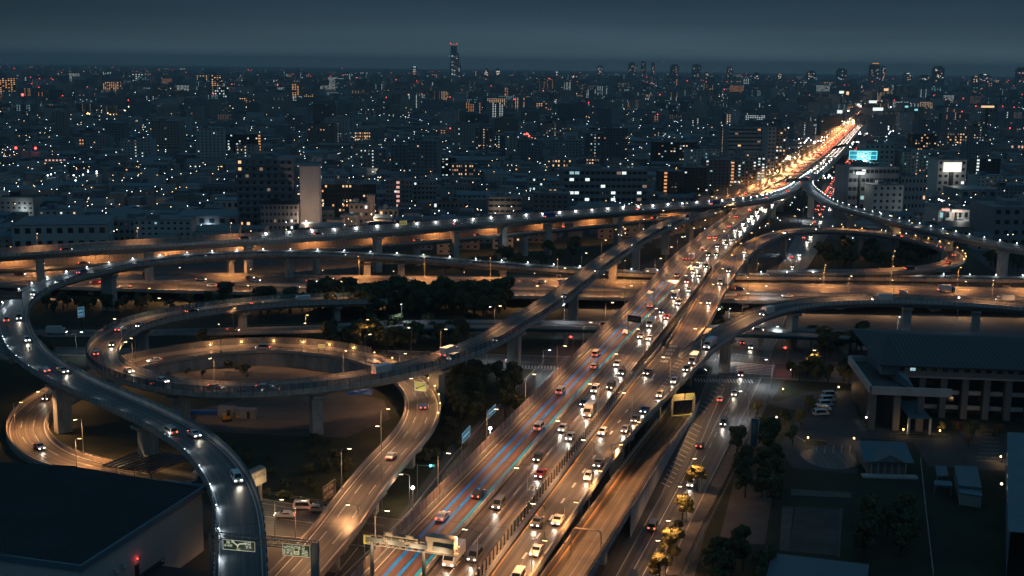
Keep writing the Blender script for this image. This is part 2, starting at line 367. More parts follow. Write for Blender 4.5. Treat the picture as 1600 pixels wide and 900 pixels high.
def viaduct(name, label, cat, path, surf='road_ramp', girder='girder_paint', depth=1.7, wall_l=('concrete', 1.0), wall_r=('concrete', 1.0), piers=(), lanes=None, posts_l=None, posts_r=None, edge='paint_white', pier_mat='concrete', ground=False, a=None, b=None, lane_dash=True):
    root = thing(name, label, cat, loc=path.p[0] * 1.0)
    off0 = -root.location
    def fin(mb, nm, mats):
        mb.v = [(x[0] + off0.x, x[1] + off0.y, x[2] + off0.z) for x in mb.v]
        return mb.build(nm, mats, root)
    W = lambda i: path.w[i] / 2
    mb = MB(); path.ribbon(mb, lambda i: -W(i), lambda i: W(i), a=a, b=b); fin(mb, 'road_surface', surf)
    # girder: inset box + cantilever slab
    mb = MB(); I = path.rng(a, b)
    prev = None
    for i in I:
        h = W(i); c, r = path.p[i], path.r[i]
        pr = [(-h - .25, -.03), (h + .25, -.03), (h + .25, -.45), (h * .62, -.75), (h * .5, -depth), (-h * .5, -depth), (-h * .62, -.75), (-h - .25, -.45)]
        ring = [c + r * x + Vector((0, 0, z)) for x, z in pr]
        if prev:
            for k in range(8): mb.quad(prev[k], prev[(k + 1) % 8], ring[(k + 1) % 8], ring[k])
        else: mb.poly(ring[::-1])
        prev = ring
    mb.poly(prev)
    fin(mb, 'girder', girder)
    for side, ws in ((-1, wall_l), (1, wall_r)):
        if not ws: continue
        m, h = ws[0], ws[1]
        mb = MB(); path.wall(mb, lambda i: side * (W(i) + .02), .0, min(h, 1.0), .34, a, b); fin(mb, 'parapet', 'concrete' if m.startswith('panel') else m)
        if h > 1.05:
            mb = MB(); path.wall(mb, lambda i: side * (W(i) + .04), 1.003, h, .08, a, b); nb = fin(mb, 'noise_barrier', m)
            # steel posts of the barrier: pattern of the barrier itself
            mb = MB(); d = path.s[I[0]] + 1
            while d < path.s[I[-1]]:
                i = min(path.n - 1, int(round(d / path.len * (path.n - 1)))); p, t = path.at(d, side * (W(i) + .10)); r = Vector((t.y, -t.x, 0))
                M = Matrix(((t.x, r.x, 0, p.x), (t.y, r.y, 0, p.y), (0, 0, 1, p.z), (0, 0, 0, 1)))
                mb.box(-.07, .07, -.12, .12, -.4, h + .06, 0, M); d += ws[2] if len(ws) > 2 else 2.0
            fin(mb, 'barrier_posts', 'steel_dark')['kind'] = 'stuff'
        else:
            mb = MB(); path.wall(mb, lambda i: side * (W(i) + .02), 1.25, 1.33, .08, a, b); fin(mb, 'hand_rail', 'steel_grey')
    # markings
    A_, B_ = path.s[I[0]], path.s[I[-1]]
    for side in (-1, 1): mb = MB(); path.ribbon(mb, lambda i: side * (W(i) - .75) - .11, lambda i: side * (W(i) - .75) + .11, .012, a, b); fin(mb, 'edge_line', edge)
    if lanes and lane_dash:
        mb = MB()
        for o in lanes: path.dashes(mb, o, .16, 6, 8, .012, A_, B_)
        fin(mb, 'lane_line', 'paint_white')['kind'] = 'stuff'
    for pr in piers:
        d, pw, pd = pr[0], pr[1], pr[2]; p, t = path.at(d, pr[3] if len(pr) > 3 else 0); rz = math.atan2(t.y, t.x)
        mb = MB(); ht = p.z - depth - .02; hw = path.width(d) * .42
        mb.box(-pd / 2, pd / 2, -pw / 2, pw / 2, 0, ht - 1.4)
        # flared cap
        P0 = [(-pd / 2 - .1, -pw / 2 - .1, ht - 1.4), (pd / 2 + .1, -pw / 2 - .1, ht - 1.4), (pd / 2 + .1, pw / 2 + .1, ht - 1.4), (-pd / 2 - .1, pw / 2 + .1, ht - 1.4)]
        P1 = [(x, y * hw / (pw / 2 + .1), ht - .7) for x, y, z in P0]; P2 = [(x, y, ht) for x, y, z in P1]
        for U, V in ((P0, P1), (P1, P2)):
            for k in range(4): mb.quad(U[k], U[(k + 1) % 4], V[(k + 1) % 4], V[k])
        mb.quad(*P2); mb.quad(*P0[::-1])
        o = mb.build('pier', pier_mat, root); o.location = Vector((p.x, p.y, 0)) + off0; o.rotation_euler = (0, 0, rz)
    return root

# ================================================================== GROUND
def ground():
    mb = MB(); mb.quad((-30000, -3000, 0), (30000, -3000, 0), (30000, 35000, 0), (-30000, 35000, 0)); mb.build('ground', 'ground_city')['kind'] = 'structure'
ground()
def patch(name, pts, m, z, wpts=False):
    mb = MB(); mb.poly([(p if wpts else at(*p)) + Vector((0, 0, z)) for p in (pts if not wpts else [Vector((q[0], q[1], 0)) for q in pts])])
    o = mb.build(name, m); o['kind'] = 'structure'; return o
def street(name, L_, R_, m='road_ground', z=.05, kerbs=True, wd=None, label=None):
    """ground street from two edge lines"""
    mb = MB(); n = 24
    def line(P):
        Q = [at(*p) for p in P]; T = [0]
        for a, b in zip(Q, Q[1:]): T.append(T[-1] + (b - a).length)
        out = []
        for k in range(n + 1):
            d = T[-1] * k / n; j = 0
            while j < len(T) - 2 and T[j + 1] < d: j += 1
            out.append(Q[j].lerp(Q[j + 1], (d - T[j]) / (T[j + 1] - T[j])))
        return out
    A, B = line(L_), line(R_); s = 0
    for k in range(n):
        l = (A[k + 1] - A[k]).length; w0 = (B[k] - A[k]).length
        mb.quad(A[k] + Vector((0, 0, z)), B[k] + Vector((0, 0, z)), B[k + 1] + Vector((0, 0, z)), A[k + 1] + Vector((0, 0, z)), 0, ((0, s), (w0, s), (w0, s + l), (0, s + l))); s += l
    o = mb.build(name, m); o['kind'] = 'structure'
    if kerbs:
        kb = MB()
        for E in (A, B):
            for p, q in zip(E, E[1:]):
                t = (q - p).normalized(); r = Vector((t.y, -t.x, 0)) * .12
                for u in (0,):
                    a0, a1, b0, b1 = p - r, p + r, q - r, q + r; h = Vector((0, 0, z + .13)); g = Vector((0, 0, .0))
                    kb.quad(a0 + h, a1 + h, b1 + h, b0 + h); kb.quad(a0 + g, a0 + h, b0 + h, b0 + g); kb.quad(a1 + h, a1 + g, b1 + g, b1 + h)
        kb.build('kerb', 'kerb')['kind'] = 'structure'
    return A, B
def paint_px(mb, pts, wd, z, zb=0.0):
    Q = [at(p[0], p[1], zb) for p in pts]
    for p, q in zip(Q, Q[1:]):
        t = (q - p).normalized(); r = Vector((t.y, -t.x, 0)) * wd / 2; h = Vector((0, 0, z)); mb.quad(p - r + h, p + r + h, q + r + h, q - r + h)
# grass and dirt under the loops
patch('grass_field', [(-40, 760), (-40, 470), (480, 470), (900, 470), (830, 590), (700, 700), (600, 840), (480, 800), (330, 790), (200, 745)], 'grass_dark', .012)
patch('bare_ground', [(300, 672), (310, 640), (420, 614), (520, 606), (600, 625), (610, 655), (540, 684), (430, 680)], 'dirt', .024)
patch('bare_ground', [(215, 600), (300, 575), (430, 566), (520, 580), (470, 600), (330, 606)], 'dirt', .020)
patch('grass_field', [(1085, 900), (1120, 760), (1195, 640), (1230, 590), (1330, 600), (1700, 680), (1700, 960), (1085, 960)], 'grass_dark', .012)
patch('grass_field', [(1240, 425), (1260, 372), (1500, 385), (1560, 430), (1400, 432)], 'grass_dark', .012)
patch('grass_field', [(560, 430), (600, 385), (1000, 370), (1050, 400), (940, 430)], 'grass_dark', .013)

SIDE_A, SIDE_B = street('side_street', [(500, 935), (640, 800), (715, 705), (800, 612), (852, 562)], [(590, 935), (700, 800), (765, 705), (840, 612), (880, 562)])
street('cross_street', [(-30, 553), (200, 557), (560, 561), (780, 575), (1000, 583), (1215, 592), (1345, 600)], [(-30, 541), (200, 545), (560, 546), (780, 555), (1000, 560), (1215, 568), (1345, 577)], z=.056)
street('service_street', [(395, 835), (470, 842), (560, 853), (660, 868)], [(395, 778), (470, 790), (560, 805), (700, 822)], z=.054)
street('avenue', [(930, 960), (963, 900), (1010, 822), (1058, 725), (1086, 650), (1090, 600), (1128, 548), (1165, 500), (1205, 440), (1243, 372), (1262, 330), (1300, 270), (1330, 220)], [(1010, 960), (1034, 900), (1076, 815), (1140, 700), (1166, 640), (1182, 597), (1208, 555), (1222, 510), (1248, 440), (1290, 372), (1318, 330), (1345, 270), (1366, 220)], z=.062)
street('avenue', [(800, 960), (845, 900), (930, 770), (1000, 660), (1030, 600)], [(905, 960), (945, 900), (1000, 800), (1060, 690), (1080, 640)], z=.05, kerbs=False)
def footway():
    A, B = [(1048, 900), (1085, 822), (1120, 752), (1150, 700), (1178, 640), (1192, 605)], [(1064, 900), (1100, 822), (1135, 752), (1165, 700), (1192, 640), (1204, 605)]
    A = [(1036, 900), (1078, 815), (1142, 700), (1168, 640), (1184, 600)]; B = [(1060, 900), (1100, 815), (1160, 700), (1184, 640), (1198, 600)]
    mb = MB()
    P = [at(*p) for p in A]; Q = [at(*p) for p in B]
    for i in range(len(P) - 1):
        a, b, c, d = P[i], Q[i], Q[i + 1], P[i + 1]; h = Vector((0, 0, .16)); mb.quad(a + h, b + h, c + h, d + h); mb.quad(a, a + h, d + h, d); mb.quad(b + h, b, c, c + h)
    mb.build('pavement', 'paving')['kind'] = 'structure'
footway()
def ground_paint():
    mb = MB(); z = .074
    for P in ([(1100, 700), (1125, 650), (1150, 606)], [(985, 900), (1032, 815), (1085, 715), (1112, 650), (1132, 606)], [(1112, 760), (1100, 785)]): paint_px(mb, P, .16, z)
    for P in ([(1078, 760), (1108, 700), (1133, 650), (1156, 606)], [(1004, 900), (1050, 815)]):
        Q = [at(*p) for p in P]
        for p, q in zip(Q, Q[1:]):
            L_ = (q - p).length; t = (q - p).normalized(); d = 0; r = Vector((t.y, -t.x, 0)) * .09; h = Vector((0, 0, z))
            while d < L_ - 5: a = p + t * d; b = p + t * (d + 5); mb.quad(a - r + h, a + r + h, b + r + h, b - r + h); d += 10
    paint_px(mb, [(1145, 553), (1200, 560)], .5, z)
    # crosswalks
    def zebra(a, b, n, ln):
        A, B = at(*a), at(*b); t = (B - A); u = t.normalized(); v = Vector((-u.y, u.x, 0)) * ln
        for k in range(n):
            p = A + t * (k / n); q = A + t * ((k + .5) / n); h = Vector((0, 0, z)); mb.quad(p + h, q + h, q + v + h, p + v + h)
    zebra((1087, 597), (1180, 599), 20, 4.5); zebra((1207, 587), (1212, 570), 7, 16)
    zebra((800, 575), (880, 577), 16, 4.0)
    # hatched median beside the on ramp
    for k in range(15):
        x, y = 1084 - k * 3.6, 662 + k * 6.6; paint_px(mb, [(x, y), (x + 13, y + 7)], .35, z)
    for k in range(9): paint_px(mb, [(1092 + k * 4.2, 640 - k * 6.0), (1102 + k * 4.2, 645 - k * 6.0)], .35, z)
    # service street lines
    for P in ([(405, 806), (520, 822), (600, 838)], [(405, 786), (500, 801)], [(560, 815), (600, 822)], [(600, 835), (680, 846)]): paint_px(mb, P, .15, .066)
    paint_px(mb, [(-20, 547), (560, 553), (780, 565), (1000, 571)], .15, .068)
    paint_px(mb, [(520, 905), (560, 855)], .15, .066)
    # bays below the merging ramp
    for k in range(10):
        x, y = 905 + k * 13, 835 - k * 19; paint_px(mb, [(x, y), (x + 12, y - 17)], .14, .06); paint_px(mb, [(x, y), (x + 12, y + 2)], .14, .06)
    mb.build('road_markings', 'paint_white')['kind'] = 'structure'
ground_paint()

# ================================================================== THE EXPRESSWAYS
# main line
M_ = Path([(630, 945, 12, 20), (663, 900, 12, 20), (819, 720, 12, 20), (976, 540, 12, 20), (1050, 457, 12, 20), (1097, 400, 12, 20), (1175, 333, 12.3, 19), (1203, 312, 13, 20), (1232, 289, 14.5, 30), (1265, 262, 15, 36), (1298, 236, 15, 30), (1322, 212, 14, 26), (1343, 191, 14, 24), (1356, 177, 14, 24), (1350, 170, 14, 22), (1336, 166, 14, 22)], step=5, smooth=2)
dM = 0
def near_d(P, x, y, z=None):
    q = min(range(P.n), key=lambda i: (px_at(P.p[i])[0] - x) ** 2 + (px_at(P.p[i])[1] - y) ** 2); return P.s[q]
def mpier(px, P):
    best = min(range(P.n), key=lambda i: abs(px_at(P.p[i])[0] - px)); return P.s[best]
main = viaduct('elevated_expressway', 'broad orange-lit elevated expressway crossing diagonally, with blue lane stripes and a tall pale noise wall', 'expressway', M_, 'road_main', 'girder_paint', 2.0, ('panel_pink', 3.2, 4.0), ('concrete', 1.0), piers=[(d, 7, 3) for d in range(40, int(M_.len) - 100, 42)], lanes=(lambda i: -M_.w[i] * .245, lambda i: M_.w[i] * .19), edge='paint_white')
def main_extras():
    o0 = -main.location
    def fin(mb, nm, m):
        mb.v = [(x[0] + o0.x, x[1] + o0.y, x[2] + o0.z) for x in mb.v]; return mb.build(nm, m, main)
    end = mpier(1062, M_); fe = near_d(M_, 1080, 425)
    mb = MB(); M_.wall(mb, lambda i: M_.w[i] / 2 + .04, 1.35, 3.0, .08, 0, fe); fin(mb, 'noise_barrier', 'panel_tan')
    mb = MB(); d = 1
    while d < fe:
        p, t = M_.at(d, 10.1); r = Vector((t.y, -t.x, 0)); mb.box(-.16, .16, -.12, .12, 0, 3.06, 0, Matrix(((t.x, r.x, 0, p.x), (t.y, r.y, 0, p.y), (0, 0, 1, p.z), (0, 0, 0, 1)))); d += 2.4
    fin(mb, 'barrier_posts', 'steel_dark')['kind'] = 'stuff'
    mb = MB(); M_.ribbon(mb, -7.9, -1.2, .006, 0, end); fin(mb, 'red_pavement', 'road_red')
    mb = MB(); M_.ribbon(mb, -7.3, -6.5, .012, 0, end); fin(mb, 'guide_stripe', 'paint_blue'); mb = MB(); M_.ribbon(mb, -5.0, -4.2, .012, 0, end); fin(mb, 'guide_stripe', 'paint_blue')
    mb = MB(); M_.ribbon(mb, -1.95, -1.3, .012, 0, end); fin(mb, 'guide_stripe', 'paint_teal')
    mb = MB(); M_.wall(mb, -.35, .02, .85, .35, 0, M_.len); fin(mb, 'median_barrier', 'concrete')
    mb = MB()
    for d in range(60, 640, 55):      # place-name lettering on the lanes, worn block strokes
        for o in (6.6,):
            for r_ in range(4):
                for c in range(3):
                    p, t = M_.at(d + r_ * 2.6, o - 1 + c * .9, .013); r = Vector((t.y, -t.x, 0))
                    mb.quad(p, p + r * .65, p + r * .65 + t * .35, p + t * .35); mb.quad(p + r * .25, p + r * .45, p + r * .45 + t * 1.8, p + t * 1.8 + r * .25)
    fin(mb, 'road_lettering', 'paint_white')['kind'] = 'stuff'
    # joints across
    mb = MB()
    for d in (168, 300, 430):
        p, t = M_.at(d, 0, .014); r = Vector((t.y, -t.x, 0)); mb.quad(p - t * .2, p + r * 8.8 - t * .2, p + r * 8.8 + t * .2, p + t * .2)
    fin(mb, 'expansion_joint', 'steel_grey')
main_extras()

# merging ramp along the right side of the main line + curve to the right
MR = Path([(770, 945, 12, 7.6), (797, 900, 12, 7.8), (925, 720, 12, 8.4), (972, 660, 12, 9.8), (1024, 600, 12, 13.5), (1074, 545, 12, 17)], step=4, smooth=1)
mr_root = viaduct('merging_ramp', 'two ramps merging beside the main line, blue-grey outer parapet with hatched gore', 'ramp', MR, 'road_ramp', 'girder_paint', 1.9, ('concrete_pale', 1.0), ('concrete', 1.0), piers=[(d, 3.2, 2.4) for d in (22, 62, 106, 152, 200, 246)], pier_mat='wall_warm', edge='paint_orange')
R1 = Path([(1078, 562, 12, 7.5), (1102, 543, 12.4, 7.5), (1150, 512, 13.5, 7.5), (1200, 488, 14.5, 7.5), (1250, 477, 15.5, 7.5), (1300, 472, 16, 7.5), (1350, 470, 16.5, 7.5), (1400, 470, 16.5, 7.5), (1500, 474, 16.5, 7.5), (1600, 482, 16.5, 7.5), (1680, 490, 16.5, 7.5)], step=4, smooth=2)
r1_root = viaduct('curved_ramp', 'grey curved ramp sweeping out of frame above the museum roof', 'ramp', R1, 'road_cool', 'girder_paint', 1.9, ('panel_clear', 1.9, 3), ('concrete_pale', 1.15), piers=[(mpier(1245, R1), 3.0, 3.0), (mpier(1415, R1), 3, 3), (mpier(1535, R1), 3, 3), (mpier(1135, R1), 3, 3)], edge='paint_white', pier_mat='concrete')
R2 = Path([(1060, 543, 12, 8), (1087, 503, 12, 10), (1111, 460, 12, 10.4), (1133, 427, 12, 10.4), (1155, 400, 12, 9.8), (1183, 380, 12.3, 8.8), (1220, 366, 12.8, 8.5), (1260, 360, 13, 8.5), (1300, 360, 13, 8.5), (1350, 363, 12.6, 8.5), (1400, 369, 12, 8.5), (1450, 380, 11.5, 8.5), (1482, 391, 11, 8.5), (1496, 403, 11, 8.5), (1484, 414, 11, 8.5), (1440, 422, 10, 8.5), (1390, 425, 9, 8.5), (1300, 427, 7.5, 8.5), (1200, 428, 6.5, 8.5)], step=4, smooth=2)
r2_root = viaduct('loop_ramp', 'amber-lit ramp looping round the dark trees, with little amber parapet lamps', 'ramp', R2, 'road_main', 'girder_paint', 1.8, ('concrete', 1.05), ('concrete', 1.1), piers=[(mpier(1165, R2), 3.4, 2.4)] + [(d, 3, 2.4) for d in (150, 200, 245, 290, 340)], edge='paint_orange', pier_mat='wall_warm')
def gore():
    o0 = -mr_root.location
    mb = MB(); A, B, C, D = at(1078, 541, 12), at(1092, 541, 12), at(1118, 514, 12.6), at(1096, 512, 12)
    for p in (A, B, C, D): p.z += .02
    mb.quad(A + o0, B + o0, C + o0, D + o0); mb.build('gore_slab', 'concrete_pale', mr_root)
    mb = MB()
    for k in range(15):
        x, y = 1074 - k * 3.1, 542 + k * 5.0
        p, q = at(x - 6 + k * .28, y, 12.014), at(x + 8 - k * .45, y + 3, 12.014); t = Vector((.26, .966, 0)) * .45
        mb.quad(p + o0, q + o0, q + t + o0, p + t + o0)
    mb.build('hatching', 'paint_white', mr_root)['kind'] = 'stuff'
    mb = MB(); p = at(1023, 584, 12.014); t = Vector((-.26, -.966, 0)); r = Vector((t.y, -t.x, 0))
    mb.quad(p - r * .25 + o0, p + r * .25 + o0, p + r * .25 + t * 6 + o0, p - r * .25 + t * 6 + o0); mb.tri(p + t * 6 - r * .9 + o0, p + t * 6 + r * .9 + o0, p + t * 10 + o0)
    mb.build('lane_arrow', 'paint_white', mr_root)
    mb = MB(); p = at(1053, 540, 12.014)
    for k in range(5):
        q = p + t * (k * 5.2) - r * 1.1
        for a, b, c, d in ((0, .3, 0, 3), (.9, 1.2, 0, 3), (1.8, 2.1, 0, 3), (0, 2.1, 0, .5), (0, 2.1, 1.6, 2.1)):
            mb.quad(q + r * a + t * c + o0, q + r * b + t * c + o0, q + r * b + t * d + o0, q + r * a + t * d + o0)
    mb.build('road_lettering', 'paint_white', mr_root)['kind'] = 'stuff'
    mb = MB()
    MR.dashes(mb, lambda i: -MR.w[i] / 2 + 4.0, .45, 3, 7, .014, 0, MR.len - 70)
    mb.v = [(x[0] + o0.x, x[1] + o0.y, x[2] + o0.z) for x in mb.v]; mb.build('merge_line', 'paint_white', mr_root)['kind'] = 'stuff'
gore()

# upper crossing ramp, its right wing, lit lower carriageway behind it
U1 = Path([(-60, 403, 19, 8.5), (0, 399, 19.5, 8.5), (150, 389, 20, 8.5), (300, 380, 20, 8.5), (450, 371, 20, 8.5), (600, 361, 20, 8.5), (750, 349, 20, 8.5), (900, 337, 20, 8.5), (1040, 326, 20, 8.5), (1120, 320, 20, 8.5), (1180, 314, 19.5, 8.5), (1215, 306, 18.5, 8.5), (1240, 296, 17.5, 8.5), (1256, 284, 16.6, 8.5), (1275, 270, 15.6, 8.5)], step=5, smooth=2)
u1_root = viaduct('upper_ramp', 'long grey upper ramp with white parapet lamps crossing above everything', 'ramp', U1, 'road_cool', 'girder_paint', 2.4, ('panel_pink', 2.6, 3), ('concrete', 1.1), piers=[(mpier(x, U1), 4.2, 3) for x in (60, 230, 380, 583, 712, 785, 857, 968, 1075, 1145, 1199)], edge='paint_white')
R3 = Path([(1262, 284, 17.5, 8), (1262, 292, 18, 8), (1277, 306, 18.5, 8), (1300, 319, 19, 8), (1340, 331, 19, 8), (1380, 342, 19, 8), (1430, 355, 19, 8), (1500, 371, 19, 8), (1560, 383, 19, 8), (1620, 394, 19, 8), (1680, 404, 19, 8)], step=5, smooth=2)
r3_root = viaduct('upper_ramp', 'grey ramp descending behind the loop with a row of white lamps on its parapet', 'ramp', R3, 'road_cool', 'girder_paint', 2.2, ('concrete', 1.1), ('concrete', 1.1), piers=[(mpier(x, R3), 4, 3) for x in (1268, 1330, 1400, 1480, 1570)], edge='paint_white')
U2 = Path([(-60, 424, 11, 9), (200, 409, 11.5, 9), (450, 392, 12, 9), (600, 382, 12, 9), (750, 369, 12.5, 9), (900, 355, 13, 9), (1000, 345, 13.5, 9), (1070, 335, 14, 9), (1120, 322, 14.5, 9), (1160, 306, 14.8, 9), (1195, 290, 15, 9), (1225, 275, 15, 9)], step=6, smooth=2)
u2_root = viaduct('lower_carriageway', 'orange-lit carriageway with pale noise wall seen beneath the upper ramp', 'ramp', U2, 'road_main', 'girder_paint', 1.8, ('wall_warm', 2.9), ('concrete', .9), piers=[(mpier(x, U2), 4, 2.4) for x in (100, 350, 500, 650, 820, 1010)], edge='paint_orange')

# diagonal ramp curling into the inner loop
D1 = Path([(1140, 322, 16, 8.5), (1110, 332, 16, 8.5), (1080, 340, 15.8, 8.5), (1050, 350, 15.5, 8.5), (1020, 364, 15.2, 8.5), (990, 381, 15, 8.5), (960, 400, 14.8, 8.5), (932, 420, 14.6, 8.5), (910, 438, 14.5, 8.5), (880, 461, 14.3, 8.5), (840, 489, 14, 8.5), (800, 512, 14, 8.5), (770, 532, 14, 8.5), (720, 554, 13.8, 8.5), (670, 571, 13.6, 8.8), (610, 587, 13.5, 9), (530, 600, 13.3, 9.2), (450, 609, 13, 9.2), (390, 612, 12.7, 9.2), (330, 612, 12.4, 9.2), (270, 606, 12, 9.2), (220, 595, 11.7, 9.2), (185, 582, 11.4, 9.2), (165, 569, 11.2, 9.2), (159, 557, 11, 9.2), (162, 544, 10.8, 9.2), (175, 529, 10.6, 9.2), (200, 514, 10.5, 9.2), (235, 502, 10.3, 9), (275, 494, 10.2, 8.8), (320, 487, 10, 8.5), (380, 479, 9.8, 8.5), (440, 474, 9, 8.5), (510, 471, 8, 8.5), (600, 470, 6.5, 8.5)], step=3.5, smooth=2)
d1_root = viaduct('spiral_ramp', 'ramp with blue translucent barriers dropping diagonally and curling into the inner loop', 'ramp', D1, 'road_ramp', 'concrete', 1.8, ('panel_blue', 2.7, 3), ('panel_pink', 1.7, 3), piers=[(mpier(x, D1), 3.6, 2.6) for x in (1040, 994, 958, 897)] + [(mpier(806, D1), 4, 3), (mpier(688, D1), 3.6, 3), (near_d(D1, 497, 604), 3.8, 3), (near_d(D1, 283, 608), 4.2, 3)] + [(D1.len - x, 3, 2.2) for x in (20, 60, 105, 150)], lanes=(0,), edge='paint_white')

# the great S ramp at left
L1 = Path([(376, 960, 13.5, 8.8), (376, 900, 14, 8.8), (376, 850, 14, 8.8), (373, 800, 14, 8.8), (361, 760, 14, 8.8), (337, 722, 14, 8.8), (303, 690, 14.2, 8.8), (244, 656, 14.5, 8.8), (180, 627, 15, 8.8), (110, 596, 15.6, 9), (66, 571, 16, 9.2), (38, 545, 16.3, 9.5), (25, 522, 16.5, 9.5), (19, 500, 16.7, 9.5), (24, 480, 17, 9), (40, 464, 17, 9), (65, 450, 17, 8.8), (97, 438, 17, 8.8), (130, 429, 17, 8.8), (167, 421, 17, 8.8), (208, 413, 17, 8.8), (260, 406, 17, 8.8), (320, 401, 17, 8.8), (400, 397, 15.6, 8.8), (480, 397, 14.2, 8.8), (560, 400, 12.6, 8.8), (640, 404, 10.8, 8.8), (720, 410, 9, 8.8), (800, 416, 7.4, 8.8), (880, 422, 6.2, 8.8), (960, 427, 5.6, 8.8), (1060, 431, 5.4, 8.8), (1180, 433, 5.4, 8.8), (1320, 434, 5.4, 8.8), (1460, 436, 5.4, 8.8), (1600, 438, 5.4, 8.8), (1680, 440, 5.4, 8.8)], step=4, smooth=2)
l1_root = viaduct('s_curve_ramp', 'grey ramp in a great S past the dark warehouse, white lamps along its far parapet', 'ramp', L1, 'road_cool', 'concrete_stained', 2.0, ('concrete', 1.2), ('panel_blue', 1.75, 4), piers=[(mpier(372, L1), 5, 3)] + [(d, 4, 3) for d in (70, 118, 165)] + [(mpier(160, L1) if False else min((L1.s[i] for i in range(L1.n) if L1.p[i].y > 440 and px_at(L1.p[i])[0] > 160), default=300), 5.5, 3)] + [(mpier(x, L1), 4, 3) for x in (447, 574, 620, 790, 1220, 1330, 1470, 1570)], edge='paint_white')
L1b = Path([(-80, 520, 16.4, 8), (-40, 530, 16.4, 8), (-5, 543, 16.35, 8), (25, 556, 16.2, 7)], step=4, smooth=1)
viaduct('branch_ramp', 'short grey branch ramp joining the S curve at the frame edge', 'ramp', L1b, 'road_cool', 'concrete_stained', 2.0, None, ('concrete', 1.1), edge='paint_white')

# amber lower loop with the toll entry
E1 = Path([(425, 945, 6, 9), (462, 900, 6, 9), (490, 868, 6.2, 9), (517, 840, 6.4, 9), (557, 782, 6.6, 9), (590, 740, 6.7, 9), (612, 714, 6.7, 9), (636, 690, 6.6, 9), (654, 664, 6.4, 9.3), (662, 642, 6.2, 9.5), (660, 622, 6, 9.5), (649, 603, 5.8, 9.5), (630, 587, 5.6, 9.5), (600, 572, 5.4, 9.5), (565, 561, 5.2, 9.5), (530, 554, 5, 9.5), (490, 549, 4.8, 9.5), (450, 546, 4.6, 9.5), (400, 545, 4.4, 9.5), (350, 549, 4.2, 9.5), (300, 555, 4, 9.5), (250, 563, 3.8, 9.5), (205, 573, 3.5, 9.5), (165, 584, 3.2, 9.8), (125, 598, 2.8, 10), (90, 614, 2.4, 10), (62, 632, 2, 10.2), (44, 652, 1.7, 10.3), (40, 672, 1.4, 10.3), (50, 694, 1.1, 10.3), (70, 710, .9, 10.3), (98, 722, .7, 10.3), (135, 732, .6, 10.3), (180, 740, .5, 11), (230, 748, .5, 11), (285, 758, .5, 11)], step=3.5, smooth=2)
e1_root = viaduct('lower_loop_ramp', 'amber-lit lower loop ramp passing under the others, warm reflectors on its outer kerb', 'ramp', E1, 'road_ramp', 'concrete_stained', 1.5, ('wall_warm', 1.05), ('wall_warm', 1.05), piers=[(mpier(605, Path([(612, 714, 6.7, 9), (517, 840, 6.4, 9)])) if False else 62, 4, 2.6), (30, 4, 2.6), (95, 4, 2.6)], lanes=(-1.6, 1.6), edge='paint_white', lane_dash=True)
def e1_fill():
    """retaining wall under the lower part of the loop and the outer screen"""
    o0 = -e1_root.location; mb = MB()
    a0 = E1.s[min(range(E1.n), key=lambda i: (E1.p[i] - at(600, 572, 5.4)).length)]
    for s_ in (-1, 1): mb = MB(); E1.wall(mb, lambda i: s_ * (E1.w[i] / 2 + .05), -.4, -.05, .4, a0, E1.len, zb=0); mb.v = [(x[0] + o0.x, x[1] + o0.y, x[2] + o0.z) for x in mb.v]; mb.build('retaining_wall', 'concrete_stained', e1_root)
    # mesh screen on the far side of the loop
    mb = MB(); i0 = min(range(E1.n), key=lambda i: (E1.p[i] - at(565, 561, 5.2)).length); i1 = min(range(E1.n), key=lambda i: (E1.p[i] - at(165, 584, 3.2)).length)
    E1.wall(mb, lambda i: (E1.w[i] / 2 + .05), 1.06, 3.2, .07, E1.s[i0], E1.s[i1]); mb.v = [(x[0] + o0.x, x[1] + o0.y, x[2] + o0.z) for x in mb.v]; mb.build('screen', 'panel_clear', e1_root)
e1_fill()

# cross expressway (level, wide) and the little overbridge with blue girders
K_ = Path([(-70, 433, 4, 40), (0, 434, 4, 40), (200, 440, 4, 42), (400, 445, 4, 44), (700, 449, 4, 44), (900, 452, 4, 44), (1100, 457, 4, 42), (1300, 461, 4, 42), (1500, 465, 4, 42), (1680, 468, 4, 42)], step=8, smooth=3)
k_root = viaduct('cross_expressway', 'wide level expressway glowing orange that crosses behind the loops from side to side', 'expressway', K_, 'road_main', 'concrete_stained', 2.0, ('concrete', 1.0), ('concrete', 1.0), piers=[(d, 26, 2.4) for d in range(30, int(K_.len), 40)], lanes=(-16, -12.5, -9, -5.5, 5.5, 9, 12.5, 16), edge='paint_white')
def k_extra():
    o0 = -k_root.location; mb = MB(); K_.wall(mb, 0, .02, .9, .5); K_.wall(mb, 3.0, .02, .9, .2)
    mb.v = [(x[0] + o0.x, x[1] + o0.y, x[2] + o0.z) for x in mb.v]; mb.build('median_barrier', 'concrete', k_root)
k_extra()
B_ = Path([(520, 514, 4.5, 9), (640, 509, 6.2, 9), (740, 508, 6.5, 9), (850, 509, 6.5, 9), (960, 511, 6.5, 9), (1080, 515, 6.5, 9), (1180, 518, 6.5, 9), (1280, 522, 6.5, 9), (1370, 528, 6.2, 9), (1480, 536, 5, 9)], step=5, smooth=2)
viaduct('girder_bridge', 'pale roadway bridge on deep blue steel girders crossing under the main line', 'bridge', B_, 'road_cool', 'girder_blue', 1.9, ('concrete_pale', 1.0), ('concrete_pale', 1.0), piers=[(mpier(x, B_), 3.2, 1.6) for x in (640, 740, 878, 1000, 1180, 1330)], edge='paint_white')
